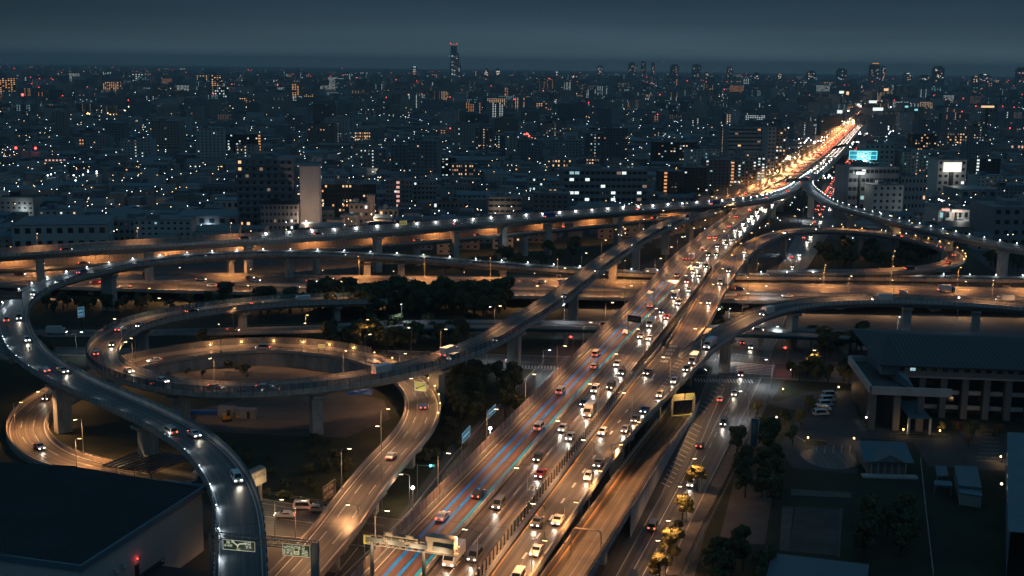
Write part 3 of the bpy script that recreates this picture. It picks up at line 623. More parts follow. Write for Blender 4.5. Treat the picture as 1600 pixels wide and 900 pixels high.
O1 = Path([(845, 955, 9.5, 8), (886, 900, 8.6, 8), (953, 800, 6.0, 8), (1010, 715, 3.2, 8), (1058, 650, .9, 8), (1072, 628, .3, 8)], step=4, smooth=1)
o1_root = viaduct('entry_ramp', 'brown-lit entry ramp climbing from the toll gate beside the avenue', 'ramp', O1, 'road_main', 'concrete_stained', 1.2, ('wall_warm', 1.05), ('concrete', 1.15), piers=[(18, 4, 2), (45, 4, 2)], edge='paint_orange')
def o1_wall():
    o0 = -o1_root.location; mb = MB(); O1.wall(mb, lambda i: 4.32, -.4, .9, .12, 60, O1.len - 6, zb=.05)
    mb.v = [(x[0] + o0.x, x[1] + o0.y, x[2] + o0.z) for x in mb.v]; mb.build('retaining_wall', 'concrete', o1_root)
    mb = MB(); O1.wall(mb, lambda i: 4.28, 1.16, 2.4, .08, 0, 120); mb.v = [(x[0] + o0.x, x[1] + o0.y, x[2] + o0.z) for x in mb.v]; mb.build('noise_barrier', 'panel_blue', o1_root)
o1_wall()
# street G / left surface road running behind the loops
G_ = Path([(-60, 522, .1, 9), (150, 522, .1, 9), (320, 519, .3, 9), (440, 516, 2.5, 9), (525, 513, 4.5, 9)], step=6, smooth=2)
g_root = viaduct('slip_road', 'pale slip road rising behind the loops toward the blue girder bridge', 'ramp', G_, 'road_cool', 'concrete_stained', .1, ('concrete', .6), ('concrete', .6), edge='paint_white')
#PART2
# ================================================================== WAREHOUSE AND THE MUSEUM GROUNDS
def frame(p, q, up=Vector((0, 0, 1))):
    """matrix with x along p->q on the ground, y away"""
    x = (q - p); x.z = 0; x.normalize(); y = up.cross(x)
    return Matrix(((x.x, y.x, 0, p.x), (x.y, y.y, 0, p.y), (0, 0, 1, p.z), (0, 0, 0, 1)))
def place(root, M):
    root.location = M.translation; root.rotation_euler = M.to_euler(); return root
def warehouse():
    # right end wall runs from the near corner (195,900) to the far corner (315,860)
    H_ = 14.0
    A = at(520 / 3.75, 660 + 800 / 3.75, H_); B = at(315, 760, H_); C = at(105, 738, H_); A.z = B.z = C.z = 0
    u = (B - A).normalized(); v = (C - B); v = (v - u * v.dot(u)).normalized()
    A = A - u * 3
    root = thing('warehouse', 'large dark-roofed warehouse with pale end wall, beside the S ramp', 'warehouse')
    M = Matrix(((u.x, v.x, 0, A.x), (u.y, v.y, 0, A.y), (0, 0, 1, 0), (0, 0, 0, 1))); place(root, M)
    Lx = (B - A).length; Ly = 62
    mb = MB(); mb.box(0, Lx, 0, Ly, 0, H_ - .5); mb.build('wall', 'wall_white', root)
    mb = MB()
    rz = lambda y: H_ - .45 + min(y, Ly - y) * .055
    n = 60
    for k in range(n):          # standing-seam roof sheets
        x0, x1 = Lx * k / n, Lx * (k + .93) / n
        for (y0, y1) in ((-.4, Ly / 2), (Ly / 2, Ly + .4)):
            mb.quad((x0, y0, rz(y0)), (x1, y0, rz(y0)), (x1, y1, rz(y1)), (x0, y1, rz(y1)))
            mb.quad((x1, y0, rz(y0)), (x1, y0, rz(y0) + .12), (x1, y1, rz(y1) + .12), (x1, y1, rz(y1)))
            mb.quad((x1, y0, rz(y0) + .12), (x1 + Lx * .07 / n, y0, rz(y0) + .12), (x1 + Lx * .07 / n, y1, rz(y1) + .12), (x1, y1, rz(y1) + .12))
    mb.build('roof', 'roof_dark', root)
    mb = MB()
    for (x0, x1, y0, y1) in ((-.5, Lx + .5, -.9, -.4), (-.5, Lx + .5, Ly + .4, Ly + .9), (Lx + .02, Lx + .5, -.4, Ly + .4), (-.5, -.02, -.4, Ly + .4)): mb.box(x0, x1, y0, y1, H_ - .9, H_ + .25)
    mb.build('eaves', 'roof_blue', root)
    f = -.05
    mb = MB(); mb.box(Lx * .40, Lx * .40 + 1.4, -.08, -.01, 4.6, 7.0); mb.build('door', 'steel_dark', root)
    mb = MB(); mb.box(Lx * .33, Lx * .60, -1.3, -.02, 4.35, 4.5)
    for k in range(9): mb.box(Lx * .33 + k * Lx * .033, Lx * .33 + k * Lx * .033 + .06, -1.3, -1.24, 4.5, 5.5)
    mb.box(Lx * .33, Lx * .60, -1.3, -1.24, 5.46, 5.55); mb.build('landing', 'steel_dark', root)
    mb = MB(); mb.ball((Lx * .40 + .7, -.25, 8.2), .14, 0); mb.build('alarm_lamp', 'lamp_red', root)
    light('POINT', (Lx * .40 + .7, -.7, 8.2), 14, (1, .08, .05), root, .2)
    for x in (.24, .12, .30):
        mb = MB(); mb.box(Lx * x, Lx * x + 1.1, -.5, -.01, 8.3, 9.1); mb.box(Lx * x + .1, Lx * x + 1.0, -.8, -.5, 8.2, 8.5); mb.build('vent_hood', 'wall_white', root)
    # lower annexe in front, at the bottom frame edge
    r2 = thing('shed', 'low dark-roofed shed against the warehouse end wall at the frame bottom', 'shed'); place(r2, M)
    mb = MB(); mb.box(-22, Lx * .55, -16, -1.6, 0, 4.0); mb.build('wall', 'wall_0', r2)
    mb = MB(); mb.box(-22.4, Lx * .55 + .4, -16.4, -1.5, 4.0, 4.5); mb.build('roof', 'roof_dark', r2)
warehouse()

def museum():
    z0 = 0
    A = at(1440, 655); B = at(1640, 663)
    M = frame(A, B); root = thing('museum_building', 'low museum-like hall with huge dark hipped roof, colonnade and one lit window', 'building'); place(root, M)
    u = (B - A).normalized(); px = (B - A).length / 200.0
    X = lambda x: (x - 1440) * px
    hz = top_z(1440, 590, at(1440, 655) + Vector((0, 1.6, 0)))
    ez = hz + 3.9
    E_ = 50
    mb = MB(); mb.box(X(1400), X(1700), 8, E_, 0, hz); mb.build('core', 'wall_black', root)
    mb = MB(); mb.box(X(1372), X(1700), 1.2, 7.9, hz + .6, ez); mb.build('upper_wall', 'wall_6', root)
    for k in range(15):
        x = X(1405 + k * 17.0)
        fr = ob('window', WFRAME, root, (x, 1.17, hz + 2.1), scale=(1.5, 1, 1.6))
        ob('pane', WIN['win_cool' if k == 1 else 'dark'], fr, (0, -.01, 0))
    for k in range(9):
        x = X(1440 + k * 34)
        mb = MB(); mb.box(x - .9, x + .9, 1.9, 4.0, 0, hz); mb.build('column', 'wall_3', root)
        for z in (2.2, hz * .55):
            mb = MB(); mb.box(x + 1.0, x + 34 * px - 1.0, 4.2, 4.6, z, z + 1.25); mb.build('balcony', 'concrete_pale', root)
            mb = MB(); mb.box(x + 1.0, x + 34 * px - 1.0, 6.5, 6.6, z + 1.3, z + 3.1); mb.build('window', 'glass_dark', root)
    mb = MB(); mb.box(X(1395), X(1700), 1.5, 8, hz, hz + .55); mb.build('ledge', 'concrete_pale', root)
    # main roof: hipped slab
    x0, x1, y0, y1 = X(1368), X(1720), -.6, E_; top = ez + 3.6
    P = [(x0, y0, ez), (x1, y0, ez), (x1, y1, ez), (x0, y1, ez)]; Q = [(x0 + 7, y0 + 26, top), (x1 - 6, y0 + 26, top), (x1 - 6, y1 - 22, top), (x0 + 7, y1 - 22, top)]
    mb = MB()
    for i in range(4): mb.quad(P[i], P[(i + 1) % 4], Q[(i + 1) % 4], Q[i])
    mb.quad(*Q); mb.quad(*[(p[0], p[1], p[2] - .02) for p in P[::-1]])
    mb.box(x0 - .1, x1, y0 - .1, y0 + .5, ez - .5, ez - .03)
    mb.build('roof', 'roof_dark', root)
    mb = MB()
    for k in range(40):
        x = x0 + 7.5 + k * ((x1 - x0 - 14) / 40); mb.quad((x - .06, y0 + .1, ez + .06), (x + .06, y0 + .1, ez + .06), (x + .06, y0 + 26, top + .06), (x - .06, y0 + 26, top + .06))
    o = mb.build('roof_seams', 'roof_grey', root); o['kind'] = 'stuff'
    # left terrace wing
    t = thing('terrace_wing', 'raised terrace wing with pale parapet at the left end of the hall', 'building'); place(t, M)
    C = [at(1327, 556, hz + .6), at(1362, 604, hz + .6), at(1440, 606, hz + .6), at(1400, 556, hz + .6)]
    Mi = M.inverted(); C = [Mi @ c for c in C]
    xl, xr, yn, yf = C[1].x, X(1398), C[1].y - .0, C[0].y
    mb = MB()
    mb.quad((xl, yn, hz - 1), (xr, yn, hz - 1), (xr, yf, hz - 1), (C[0].x, yf, hz - 1)); mb.build('deck', 'paving', t)
    mb = MB()
    for a, b in (((xl, yn), (xr + 12, yn)), ((C[0].x, yf), (xl, yn)), ((C[0].x, yf), (xr, yf))):
        a = Vector((a[0], a[1], 0)); b = Vector((b[0], b[1], 0)); d = (b - a).normalized(); n_ = Vector((d.y, -d.x, 0)) * .35
        lo, hi = Vector((0, 0, hz - 1.6)), Vector((0, 0, hz + .7))
        mb.quad(a - n_ + lo, b - n_ + lo, b - n_ + hi, a - n_ + hi); mb.quad(a + n_ + lo, a + n_ + hi, b + n_ + hi, b + n_ + lo); mb.quad(a - n_ + hi, b - n_ + hi, b + n_ + hi, a + n_ + hi)
    mb.build('parapet', 'concrete_pale', t)
    for k, x in enumerate((xl + .8, xl + 7.5, xl + 14)):
        mb = MB(); mb.box(x - .9, x + .9, yn + .5, yn + 2.2, 0, hz - 1.6); mb.build('column', 'wall_3', t)
    mb = MB(); mb.box(xl + 1, xr, yn + 7, yf - 2, 0, hz - 1.02); mb.build('wall', 'wall_black', t)
    mb = MB(); a = Vector((xl + 8.5, yn + 9, hz + .2)); mb.quad((xl + 12, yn + 2, hz + .4), (xr + 2, yn + 2, hz + .4), (xr + 2, yf - 3, hz + 4.6), (xl + 5, yf - 3, hz + 4.6)); mb.quad((xl + 12, yn + 2, hz - .99), (xl + 12, yn + 2, hz + .39), (xl + 5, yf - 3, hz + 4.59), (xl + 5, yf - 3, hz - .99))
    mb.build('glazed_lean_to', 'wall_6', t)
    # entrance canopy
    c = thing('entrance_canopy', 'flat blue-grey entrance canopy on two posts before the hall', 'canopy')
    P = [at(1400, 626, 5), at(1432, 626, 5), at(1455, 653, 5), at(1422, 653, 5)]; mb = MB()
    q = [p + Vector((0, 0, -.3)) for p in P]; mb.quad(*P[::-1]); mb.quad(*q)
    for i in range(4): mb.quad(q[i], q[(i + 1) % 4], P[(i + 1) % 4], P[i])
    mb.build('roof', 'roof_blue', c)
    for p in (P[2], P[3]):
        mb = MB(); mb.box(p.x - .3, p.x + .3, p.y + .3, p.y + .9, 0, 4.68); mb.build('post', 'concrete_pale', c)

# shared window parts: a frame one metre square, its pane proud of the reveal
def win_meshes():
    mb = MB(); mb.box(-.5, .5, -.02, .10, -.04, 0); mb.box(-.5, .5, -.02, .10, 1, 1.04); mb.box(-.54, -.5, -.02, .10, -.04, 1.04); mb.box(.5, .54, -.02, .10, -.04, 1.04)
    fr = mb.mesh('window', 'steel_grey'); d = {}
    for k, m in dict(win_warm='win_warm', win_white='win_white', win_dim='win_dim', win_cool='win_cool', win_amber='win_amber', win_pink='win_pink', dark='glass_dark').items():
        mb = MB(); mb.box(-.5, -.02, 0, .04, 0, 1); mb.box(.02, .5, 0, .04, 0, 1); d[k] = mb.mesh('pane', m)
    return fr, d
WFRAME, WIN = win_meshes()
museum()

def pick_win(tone):
    r = rnd.random()
    if tone == 'warm': return 'win_warm' if r < .5 else ('win_dim' if r < .8 else 'win_amber')
    if tone == 'amber': return 'win_amber' if r < .8 else 'win_warm'
    if tone == 'white': return 'win_white' if r < .6 else ('win_cool' if r < .8 else 'win_dim')
    if tone == 'pink': return 'win_pink'
    return ('win_warm', 'win_dim', 'win_white', 'win_cool', 'win_dim')[rnd.randrange(5)]
def block(name, label, cat, x0, x1, yb, yt, depth=14, floors=None, bays=None, lit=.12, tone='mix', wall='wall_0', roof='roof_grey', stair=None, bands=False, yaw=0, group=None, winw=.5, roof_box=True, dark=True, side_lit=0):
    """an upright building whose front spans photo columns x0..x1, base row yb, top row yt"""
    a, b = at(x0, yb), at(x1, yb); wd = (b - a).length; H_ = max(3.2, top_z((x0 + x1) / 2, yt, (a + b) / 2))
    c = (a + b) / 2; d = c.copy(); d.z = 0; ang = math.atan2((b - a).y, (b - a).x) + yaw
    root = thing(name, label, cat, (c.x, c.y, 0), ang, group)
    W2 = wd / 2
    mb = MB(); mb.box(-W2, W2, 0, depth, 0, H_); mb.build('wall', wall, root)
    mb = MB(); mb.box(-W2 - .15, W2 + .15, -.15, depth + .15, H_ + .003, H_ + .5)
    if roof_box and wd > 9: mb.box(-W2 * .5, -W2 * .5 + wd * .22, depth * .3, depth * .7, H_ + .5, H_ + 3.0); mb.box(W2 * .2, W2 * .2 + wd * .1, depth * .4, depth * .6, H_ + .5, H_ + 1.8)
    mb.build('roof', roof, root)
    if floors is None: floors = max(1, int(H_ / 3.1))
    fh = H_ / floors
    if bands:
        for k in range(1, floors + 1):
            if k > 14: break
            mb = MB(); mb.box(-W2 + .3, W2 - .3, -1.1, -.02, k * fh - fh * .98, k * fh - fh * .62); mb.build('balcony', wall, root)
    if bays is None: bays = max(1, int(wd / 3.6))
    bw = wd / bays; cnt = 0
    darkmb = MB()
    y_ = -.06
    for f in range(floors):
        for k in range(bays):
            x = -W2 + (k + .5) * bw; z = f * fh + fh * .38
            islit = rnd.random() < lit and cnt < 90 and (f > 0 or floors < 3)
            if islit:
                fr = ob('window', WFRAME, root, (x, y_, z), scale=(bw * winw, 1, fh * .42)); ob('pane', WIN[pick_win(tone)], fr, (0, -.03, 0)); cnt += 1
            elif dark: darkmb.box(x - bw * winw / 2, x + bw * winw / 2, -.05, -.01, z, z + fh * .42)
    if dark and darkmb.f and floors * bays - cnt > 0: darkmb.build('unlit_windows', 'glass_dark', root)['kind'] = 'stuff'
    if stair is not None:     # lit open stair column, frac across
        x = -W2 + stair[0] * wd
        for f in range(floors):
            mb = MB(); mb.box(x - 1.1, x + 1.1, -.16, -.07, f * fh + fh * .3, f * fh + fh * .8); mb.build('stair_light', stair[1], root)
    if side_lit:
        for f in range(floors):
            if rnd.random() < side_lit:
                mb = MB(); s_ = 1 if c.x < 0 else -1; mb.box(s_ * W2, s_ * (W2 + .06), depth * .4, depth * .4 + 1.6, f * fh + fh * .4, f * fh + fh * .8) if s_ > 0 else mb.box(-W2 - .06, -W2, depth * .4, depth * .4 + 1.6, f * fh + fh * .4, f * fh + fh * .8); mb.build('window', 'win_dim', root)
    FOOT.append((c.x, c.y + depth / 2, max(wd, depth) * .62 + 3))
    return root
FOOT = []
b_ = block
b_('apartment_tower', 'eleven-storey grey apartment tower with warm balcony windows left of the blank slab', 'apartment block', 372, 460, 366, 249, 16, 11, 8, .10, 'warm', 'wall_6', bands=True, winw=.42)
b_('slab_tower', 'blank windowless pale slab tower beside the eleven-storey apartment tower', 'tower', 470, 500, 366, 260, 18, 11, 3, 0, wall='concrete_pale', dark=False, roof_box=False)
b_('office_block', 'low blue-grey office block in front of the eleven-storey tower', 'office', 408, 466, 372, 320, 12, 5, 9, .1, 'white', 'wall_6', roof='roof_dark')
b_('factory', 'long pale factory hall with a faint sign on its wall, at the far left', 'factory', 22, 168, 392, 352, 40, 2, 9, .02, wall='wall_5', roof_box=False, yaw=.10)
b_('factory', 'three-storey pale factory offices right of the long hall with a lamp on the roof', 'factory', 169, 274, 380, 345, 26, 3, 12, .03, 'warm', 'wall_0')
b_('warehouse', 'plain grey warehouse between factory offices and apartment tower', 'warehouse', 276, 372, 372, 338, 30, 2, 6, .04, 'white', 'wall_6', roof='roof_blue', roof_box=False)
b_('warehouse', 'small pale shed with two lit windows left of the apartment tower', 'shed', 336, 374, 345, 314, 18, 2, 4, .35, 'white', 'wall_5', roof='roof_blue', roof_box=False)
b_('office_block', 'white office with bright rooftop lights right of the blank slab', 'office', 500, 545, 318, 273, 16, 5, 10, .15, 'white', 'wall_5')
b_('apartment_block', 'long dark apartment block with scattered warm windows behind the blank slab', 'apartment block', 502, 588, 340, 288, 12, 7, 16, .14, 'warm', 'wall_black')
b_('apartment_house', 'beige three-storey house with a stair tower, two windows lit', 'apartment block', 546, 576, 352, 319, 12, 3, 4, .25, 'white', 'wall_7')
b_('stair_tower', 'slim beige stair tower on the right of the beige three-storey house', 'tower', 574, 586, 352, 306, 8, 6, 1, 0, wall='wall_7', dark=False, roof_box=False)
b_('house', 'house with glowing orange windows behind the amber gantry', 'house', 592, 622, 352, 328, 12, 2, 4, .5, 'amber', 'wall_4', roof='roof_blue')
b_('apartment_block', 'grey block with a single column of pink-lit stair windows', 'apartment block', 603, 645, 332, 282, 14, 7, 7, .02, wall='wall_6', stair=(.45, 'win_pink'))
b_('apartment_block', 'dim balcony block adjoining the pink stair column', 'apartment block', 646, 682, 328, 284, 14, 6, 6, .05, wall='wall_0', bands=True)
b_('school', 'school with dusty pink roof and tall window bays', 'school', 696, 734, 312, 290, 20, 2, 9, .0, wall='wall_2', roof='roof_pink')
b_('house', 'dark low house with three lit windows behind the upper ramp', 'house', 677, 730, 340, 316, 14, 2, 8, .18, 'white', 'wall_3', roof='roof_dark')
b_('office_block', 'grey office with long dark window bands right of the school', 'office', 763, 815, 344, 309, 16, 4, 6, .02, wall='wall_4', winw=.85)
b_('apartment_block', 'small apartment block blazing with white corridor lights in the dark housing', 'apartment block', 554, 590, 226, 206, 14, 4, 10, .95, 'warm', 'wall_2')
b_('apartment_block', 'wide black block with a strip of red-orange stair lights at its right side', 'apartment block', 338, 408, 245, 210, 18, 8, 16, .10, 'white', 'wall_black', stair=(.97, 'win_amber'))
b_('apartment_block', 'little block with glowing amber balconies at left, three floors', 'apartment block', 124, 146, 238, 217, 12, 4, 5, .95, 'amber', 'wall_2')
b_('apartment_block', 'grey block with pinkish windows below the little amber one', 'apartment block', 70, 104, 266, 248, 14, 3, 6, .7, 'pink', 'wall_7')
b_('apartment_block', 'dark block with two columns of white stair lights', 'apartment block', 684, 712, 284, 247, 12, 9, 5, .35, 'white', 'wall_black')
b_('apartment_block', 'wide block with rows of warm corridor lights, right of the double stair columns', 'apartment block', 706, 746, 288, 257, 12, 5, 12, .4, 'warm', 'wall_3')
b_('apartment_block', 'brown block with three floors of bright warm windows, centre distance', 'apartment block', 862, 892, 276, 249, 12, 4, 7, .6, 'warm', 'wall_4')
b_('apartment_block', 'small block with bright stairs beside the three bright floors', 'apartment block', 915, 936, 272, 248, 12, 5, 5, .7, 'warm', 'wall_3')
b_('apartment_block', 'zigzag stair block with warm landings near the upper ramp', 'apartment block', 842, 884, 334, 295, 12, 6, 6, .55, 'warm', 'wall_4')
b_('hospital', 'wide grey ribbon-window building with a few lit panes behind the upper ramp', 'hospital', 880, 1010, 328, 266, 22, 6, 16, .12, 'white', 'wall_6', winw=.8)
b_('apartment_block', 'tall dark block with a blazing amber stair column, left of the twin dark slabs', 'apartment block', 1030, 1066, 318, 268, 14, 9, 5, .04, 'warm', 'wall_black', stair=(.24, 'win_amber'))
b_('apartment_block', 'nearer dark slab right of the amber stair column', 'apartment block', 1067, 1102, 314, 262, 14, 10, 6, .06, 'white', 'wall_black')
b_('apartment_block', 'taller dark slab between the amber stair column and the brick tower', 'apartment block', 1100, 1138, 310, 250, 14, 12, 6, .08, 'white', 'wall_3')
b_('apartment_tower', 'brick-brown tower with amber stair zigzag beside the main line', 'apartment block', 1139, 1180, 302, 252, 14, 10, 7, .35, 'white', 'wall_4', stair=(.1, 'win_amber'))
b_('apartment_tower', 'slim tower with cyan-lit balconies touching the main line', 'apartment block', 1181, 1194, 296, 246, 12, 11, 2, .8, 'white', 'wall_6')
b_('apartment_tower', 'very dark wide tower with scattered white lights, mid distance', 'apartment block', 1022, 1088, 268, 222, 16, 11, 14, .18, 'mix', 'wall_black')
b_('office_tower', 'long ribbon-striped office slab left of the expressway', 'office', 1136, 1196, 262, 200, 18, 10, 12, .05, 'warm', 'wall_0', winw=.9)
b_('office_tower', 'pale blank-sided tower beside the ribbon-striped slab', 'office', 1197, 1209, 272, 199, 16, 12, 2, .05, wall='wall_5')
b_('office_tower', 'brown tower with white balconies just before the expressway', 'office', 1210, 1226, 266, 200, 16, 12, 3, .4, 'mix', 'wall_4')
b_('apartment_tower', 'dark tower with a single bright column, near the ribbon-striped slab', 'apartment block', 1126, 1135, 252, 199, 12, 12, 2, .8, 'warm', 'wall_7')
b_('office_tower', 'large grey-blue office below the cyan rooftop sign', 'office', 1322, 1400, 344, 262, 26, 6, 12, .05, 'white', 'wall_6', winw=.8)
b_('apartment_block', 'white block with paired dark windows in front of the blue office', 'apartment block', 1360, 1408, 350, 290, 14, 6, 5, .0, wall='wall_5', winw=.4)
b_('office_block', 'grey wing with a rooftop ledge right of the white block', 'office', 1404, 1444, 342, 277, 16, 5, 7, .04, wall='wall_0')
b_('office_tower', 'tall pale office holding the cyan rooftop sign', 'office', 1348, 1394, 290, 226, 18, 8, 6, .12, 'white', 'wall_0')
b_('office_block', 'office with a glowing white billboard band near its roof', 'office', 1462, 1506, 312, 250, 18, 6, 5, .05, wall='wall_5')
b_('warehouse', 'dark hangar with curved blue roof right of the billboard office', 'warehouse', 1500, 1556, 326, 297, 30, 2, 4, .1, 'white', 'wall_6', roof='roof_blue', roof_box=False)
b_('supermarket', 'white shop with bright awning and two glowing signs', 'shop', 1464, 1512, 366, 328, 20, 2, 5, .3, 'white', 'wall_5')
b_('shop', 'low shop with cyan-lit wall panel right of the white shop', 'shop', 1516, 1550, 372, 349, 16, 1, 4, .1, 'white', 'wall_0')
b_('factory', 'dark panelled hall at the right frame edge', 'factory', 1550, 1660, 388, 325, 34, 4, 8, .02, wall='wall_6', roof='roof_grey', yaw=-.05)
b_('apartment_block', 'long six-storey block full of warm corridor lights at right', 'apartment block', 1478, 1541, 234, 208, 14, 6, 16, .55, 'warm', 'wall_4')
b_('apartment_block', 'dim block with sparse lights left of the long corridor-lit one', 'apartment block', 1424, 1462, 240, 209, 14, 7, 9, .3, 'warm', 'wall_black')
b_('apartment_tower', 'very dark slab with a lit left edge at right', 'apartment block', 1524, 1560, 298, 248, 14, 10, 5, .05, 'white', 'wall_black', stair=(.02, 'win_white'))
b_('office_block', 'brown box building under two bright floodlights at right', 'office', 1530, 1558, 184, 163, 40, 3, 4, .1, 'amber', 'wall_4')
b_('shop', 'low building drenched in pink-white light at the right frame edge', 'shop', 1578, 1625, 242, 226, 20, 2, 9, .9, 'pink', 'wall_5')
b_('apartment_tower', 'amber-lit tall slab at the left frame edge', 'apartment block', -4, 26, 158, 122, 18, 13, 7, .8, 'amber', 'wall_4')
b_('apartment_block', 'amber block with eight bright columns at left distance', 'apartment block', 161, 186, 147, 128, 18, 8, 8, .9, 'amber', 'wall_4')
b_('apartment_block', 'bright amber block on the left skyline', 'apartment block', 219, 236, 127, 115, 18, 8, 7, .9, 'warm', 'wall_7')
b_('apartment_tower', 'tall block with amber core and white side columns', 'apartment block', 331, 347, 162, 117, 18, 15, 4, .75, 'warm', 'wall_3')
b_('apartment_block', 'low wide block of white columns beneath the amber core tower', 'apartment block', 336, 358, 166, 136, 18, 7, 7, .5, 'white', 'wall_3')
b_('apartment_block', 'boxy block with a grid of warm windows inside a dark mass', 'apartment block', 374, 391, 168, 153, 22, 5, 5, .85, 'warm', 'wall_3')
b_('apartment_tower', 'slim amber tower above the dark housing', 'apartment block', 456, 468, 162, 131, 16, 12, 3, .8, 'amber', 'wall_4')
b_('apartment_block', 'orange-lit block on the mid skyline', 'apartment block', 788, 812, 153, 137, 20, 7, 7, .85, 'amber', 'wall_4')
b_('apartment_block', 'red-brown block with white columns, centre-right distance', 'apartment block', 830, 855, 176, 161, 18, 5, 7, .7, 'amber', 'wall_4')
b_('ornate_hall', 'stepped dome-topped hall with lit ribbon floors on the mid skyline', 'hall', 604, 650, 164, 146, 40, 4, 10, .35, 'warm', 'wall_2')
b_('ornate_hall', 'stepped upper dome of the ribbon-lit hall', 'hall', 617, 634, 160, 136, 20, 3, 4, .3, 'warm', 'wall_2')
b_('pachinko_hall', 'long low hall streaming with white-orange lights, centre-right distance', 'hall', 998, 1072, 154, 148, 30, 1, 22, .95, 'warm', 'wall_2')
b_('market_hall', 'low hall glowing orange-white left of the mid skyline', 'hall', 546, 572, 166, 156, 30, 2, 8, .95, 'warm', 'wall_2')
b_('office_block', 'grey low office row with cold light strips in the middle distance', 'office', 826, 848, 306, 278, 14, 4, 4, .5, 'white', 'wall_0')

# the great far tower and the skyline of the city centre
def skyline():
    base = ray(712, 110); d = 9300
    def box_at(x, dist, wd, h, depth=None):
        r = ray(x, 115); k = dist / math.hypot(r.x, r.y); return Vector((r.x * k, r.y * k, 0))
    p = box_at(712, d, 0, 0)
    root = thing('skyscraper', 'tallest stepped glass skyscraper on the skyline with white crown and red beacons', 'skyscraper', p)
    mb = MB(); mb.box(-44, 40, -20, 30, 0, 120); mb.build('lower_block', 'wall_6', root)
    mb = MB(); mb.box(-38, 24, -18, 26, 120, 195); mb.build('middle_block', 'wall_6', root)
    mb = MB(); mb.box(-38, 8, -16, 22, 195, 258); mb.build('upper_block', 'wall_6', root)
    mb = MB(); mb.box(-42, 12, -20, 26, 250, 262); mb.build('crown', 'win_dim', root)
    for x in (-38, 8):
        mb = MB(); mb.ball((x, -18, 265), 3, 0); mb.build('beacon', 'lamp_red', root)
    for k in range(23):
        z = 20 + k * 7
        for c in range(4):
            if rnd.random() < .45:
                x = -30 + c * 17; mb = MB(); mb.box(x, x + 11, -21.5 if z < 118 else -19, -20.2 if z < 118 else -18.1, z, z + 3)
                if x + 11 > 22 and z > 118: continue
                mb.build('window', 'win_dim' if rnd.random() < .6 else 'win_white', root)
    rows = [(648, 8000, 46, 190, 'slim dark tower with a flat lit crown, left of the tallest skyscraper'), (988, 9800, 80, 250, 'left tower of the grey cluster right of centre'), (1005, 9900, 60, 285, 'tallest tower of the grey cluster right of centre'), (1020, 9600, 50, 250, 'right tower of the grey cluster right of centre'),
            (1054, 9000, 90, 215, 'pale paired towers between cluster and dark slab on the skyline'), (1088, 9300, 90, 225, 'dark broad slab tower on the skyline'), (938, 9000, 80, 190, 'twin dim towers left of the grey cluster'), (898, 7000, 60, 120, 'low dim tower below the twin dim ones'), (1182, 8000, 45, 175, 'slender black tower before the expressway skyline'),
            (1140, 9600, 60, 205, 'dim tower with light-speckled top near the slender black one'), (1218, 8600, 70, 185, 'grey tower with rosy tip, right of the slender black one'), (1268, 8200, 90, 185, 'wide dim block over the expressway bend, at its left'), (1315, 8200, 80, 205, 'spired tower left of the stepped one'), (1366, 8600, 110, 260, 'stepped broad tower with an orange light bar on top'), (1380, 8400, 50, 220, 'narrow neighbour of the orange-topped tower'),
            (1418, 8000, 60, 180, 'dim tower with white dots right of the orange-topped one'), (1445, 8000, 70, 200, 'pale speckled tower left of the dark rounded one'), (1466, 7200, 110, 215, 'dark rounded mass of a tower at right skyline'), (1524, 7800, 60, 180, 'red-tipped tower at right skyline'), (1538, 7800, 80, 205, 'tower with a row of white roof lights at right skyline'), (1597, 7600, 90, 215, 'dark tower cut by the right frame edge'), (870, 8800, 24, 165, 'needle mast with a white tip on the skyline'), (760, 8000, 50, 140, 'dim tower among red lights right of the tallest skyscraper'), (778, 8200, 40, 130, 'narrow dim tower near the red lights'), (1104, 9900, 50, 200, 'hazy pale tower right of the dark slab')]
    for i, (x, dist, wd, h, lab) in enumerate(rows):
        h = (40 + h * .38) if h >= 214 else (30 + h * .30) * (1 + .25 * math.sin(i * 2.3)); wd *= .62 + .16 * math.sin(i * 1.7)
        p = box_at(x, dist, wd, h); r = thing('skyscraper' if h > 150 else 'tower', lab, 'skyscraper' if h > 150 else 'tower', p, group='towers of the far skyline')
        mb = MB(); mb.box(-wd / 2, wd / 2, -15, 20, 0, h); mb.build('wall', rnd.choice(['wall_6', 'wall_3', 'wall_1']), r)
        mb = MB(); mb.box(-wd / 2 + wd * .15, wd / 2 - wd * .2, -10, 15, h, h + 9); mb.build('roof', 'wall_3', r)
        for k in range(rnd.randrange(7, 16)):
            z = rnd.uniform(40, h - 8); xx = rnd.uniform(-wd / 2 + 2, wd / 2 - 8); mb = MB(); mb.box(xx, xx + 5, -15.9, -15.1, z, z + 4); mb.build('window', rnd.choice(['win_dim', 'win_warm', 'win_white', 'win_pink']), r)
        if 'orange' in lab and 'stepped' in lab: mb = MB(); mb.box(-20, 24, -16, -13, h + 9, h + 14); mb.build('light_bar', 'win_amber', r)
        if 'tip' in lab or 'crown' in lab or 'white' in lab: mb = MB(); mb.box(-8, 8, -16, -13, h + 1, h + 5); mb.build('light_bar', 'win_pink' if 'red' in lab or 'rosy' in lab else 'win_white', r)
skyline()

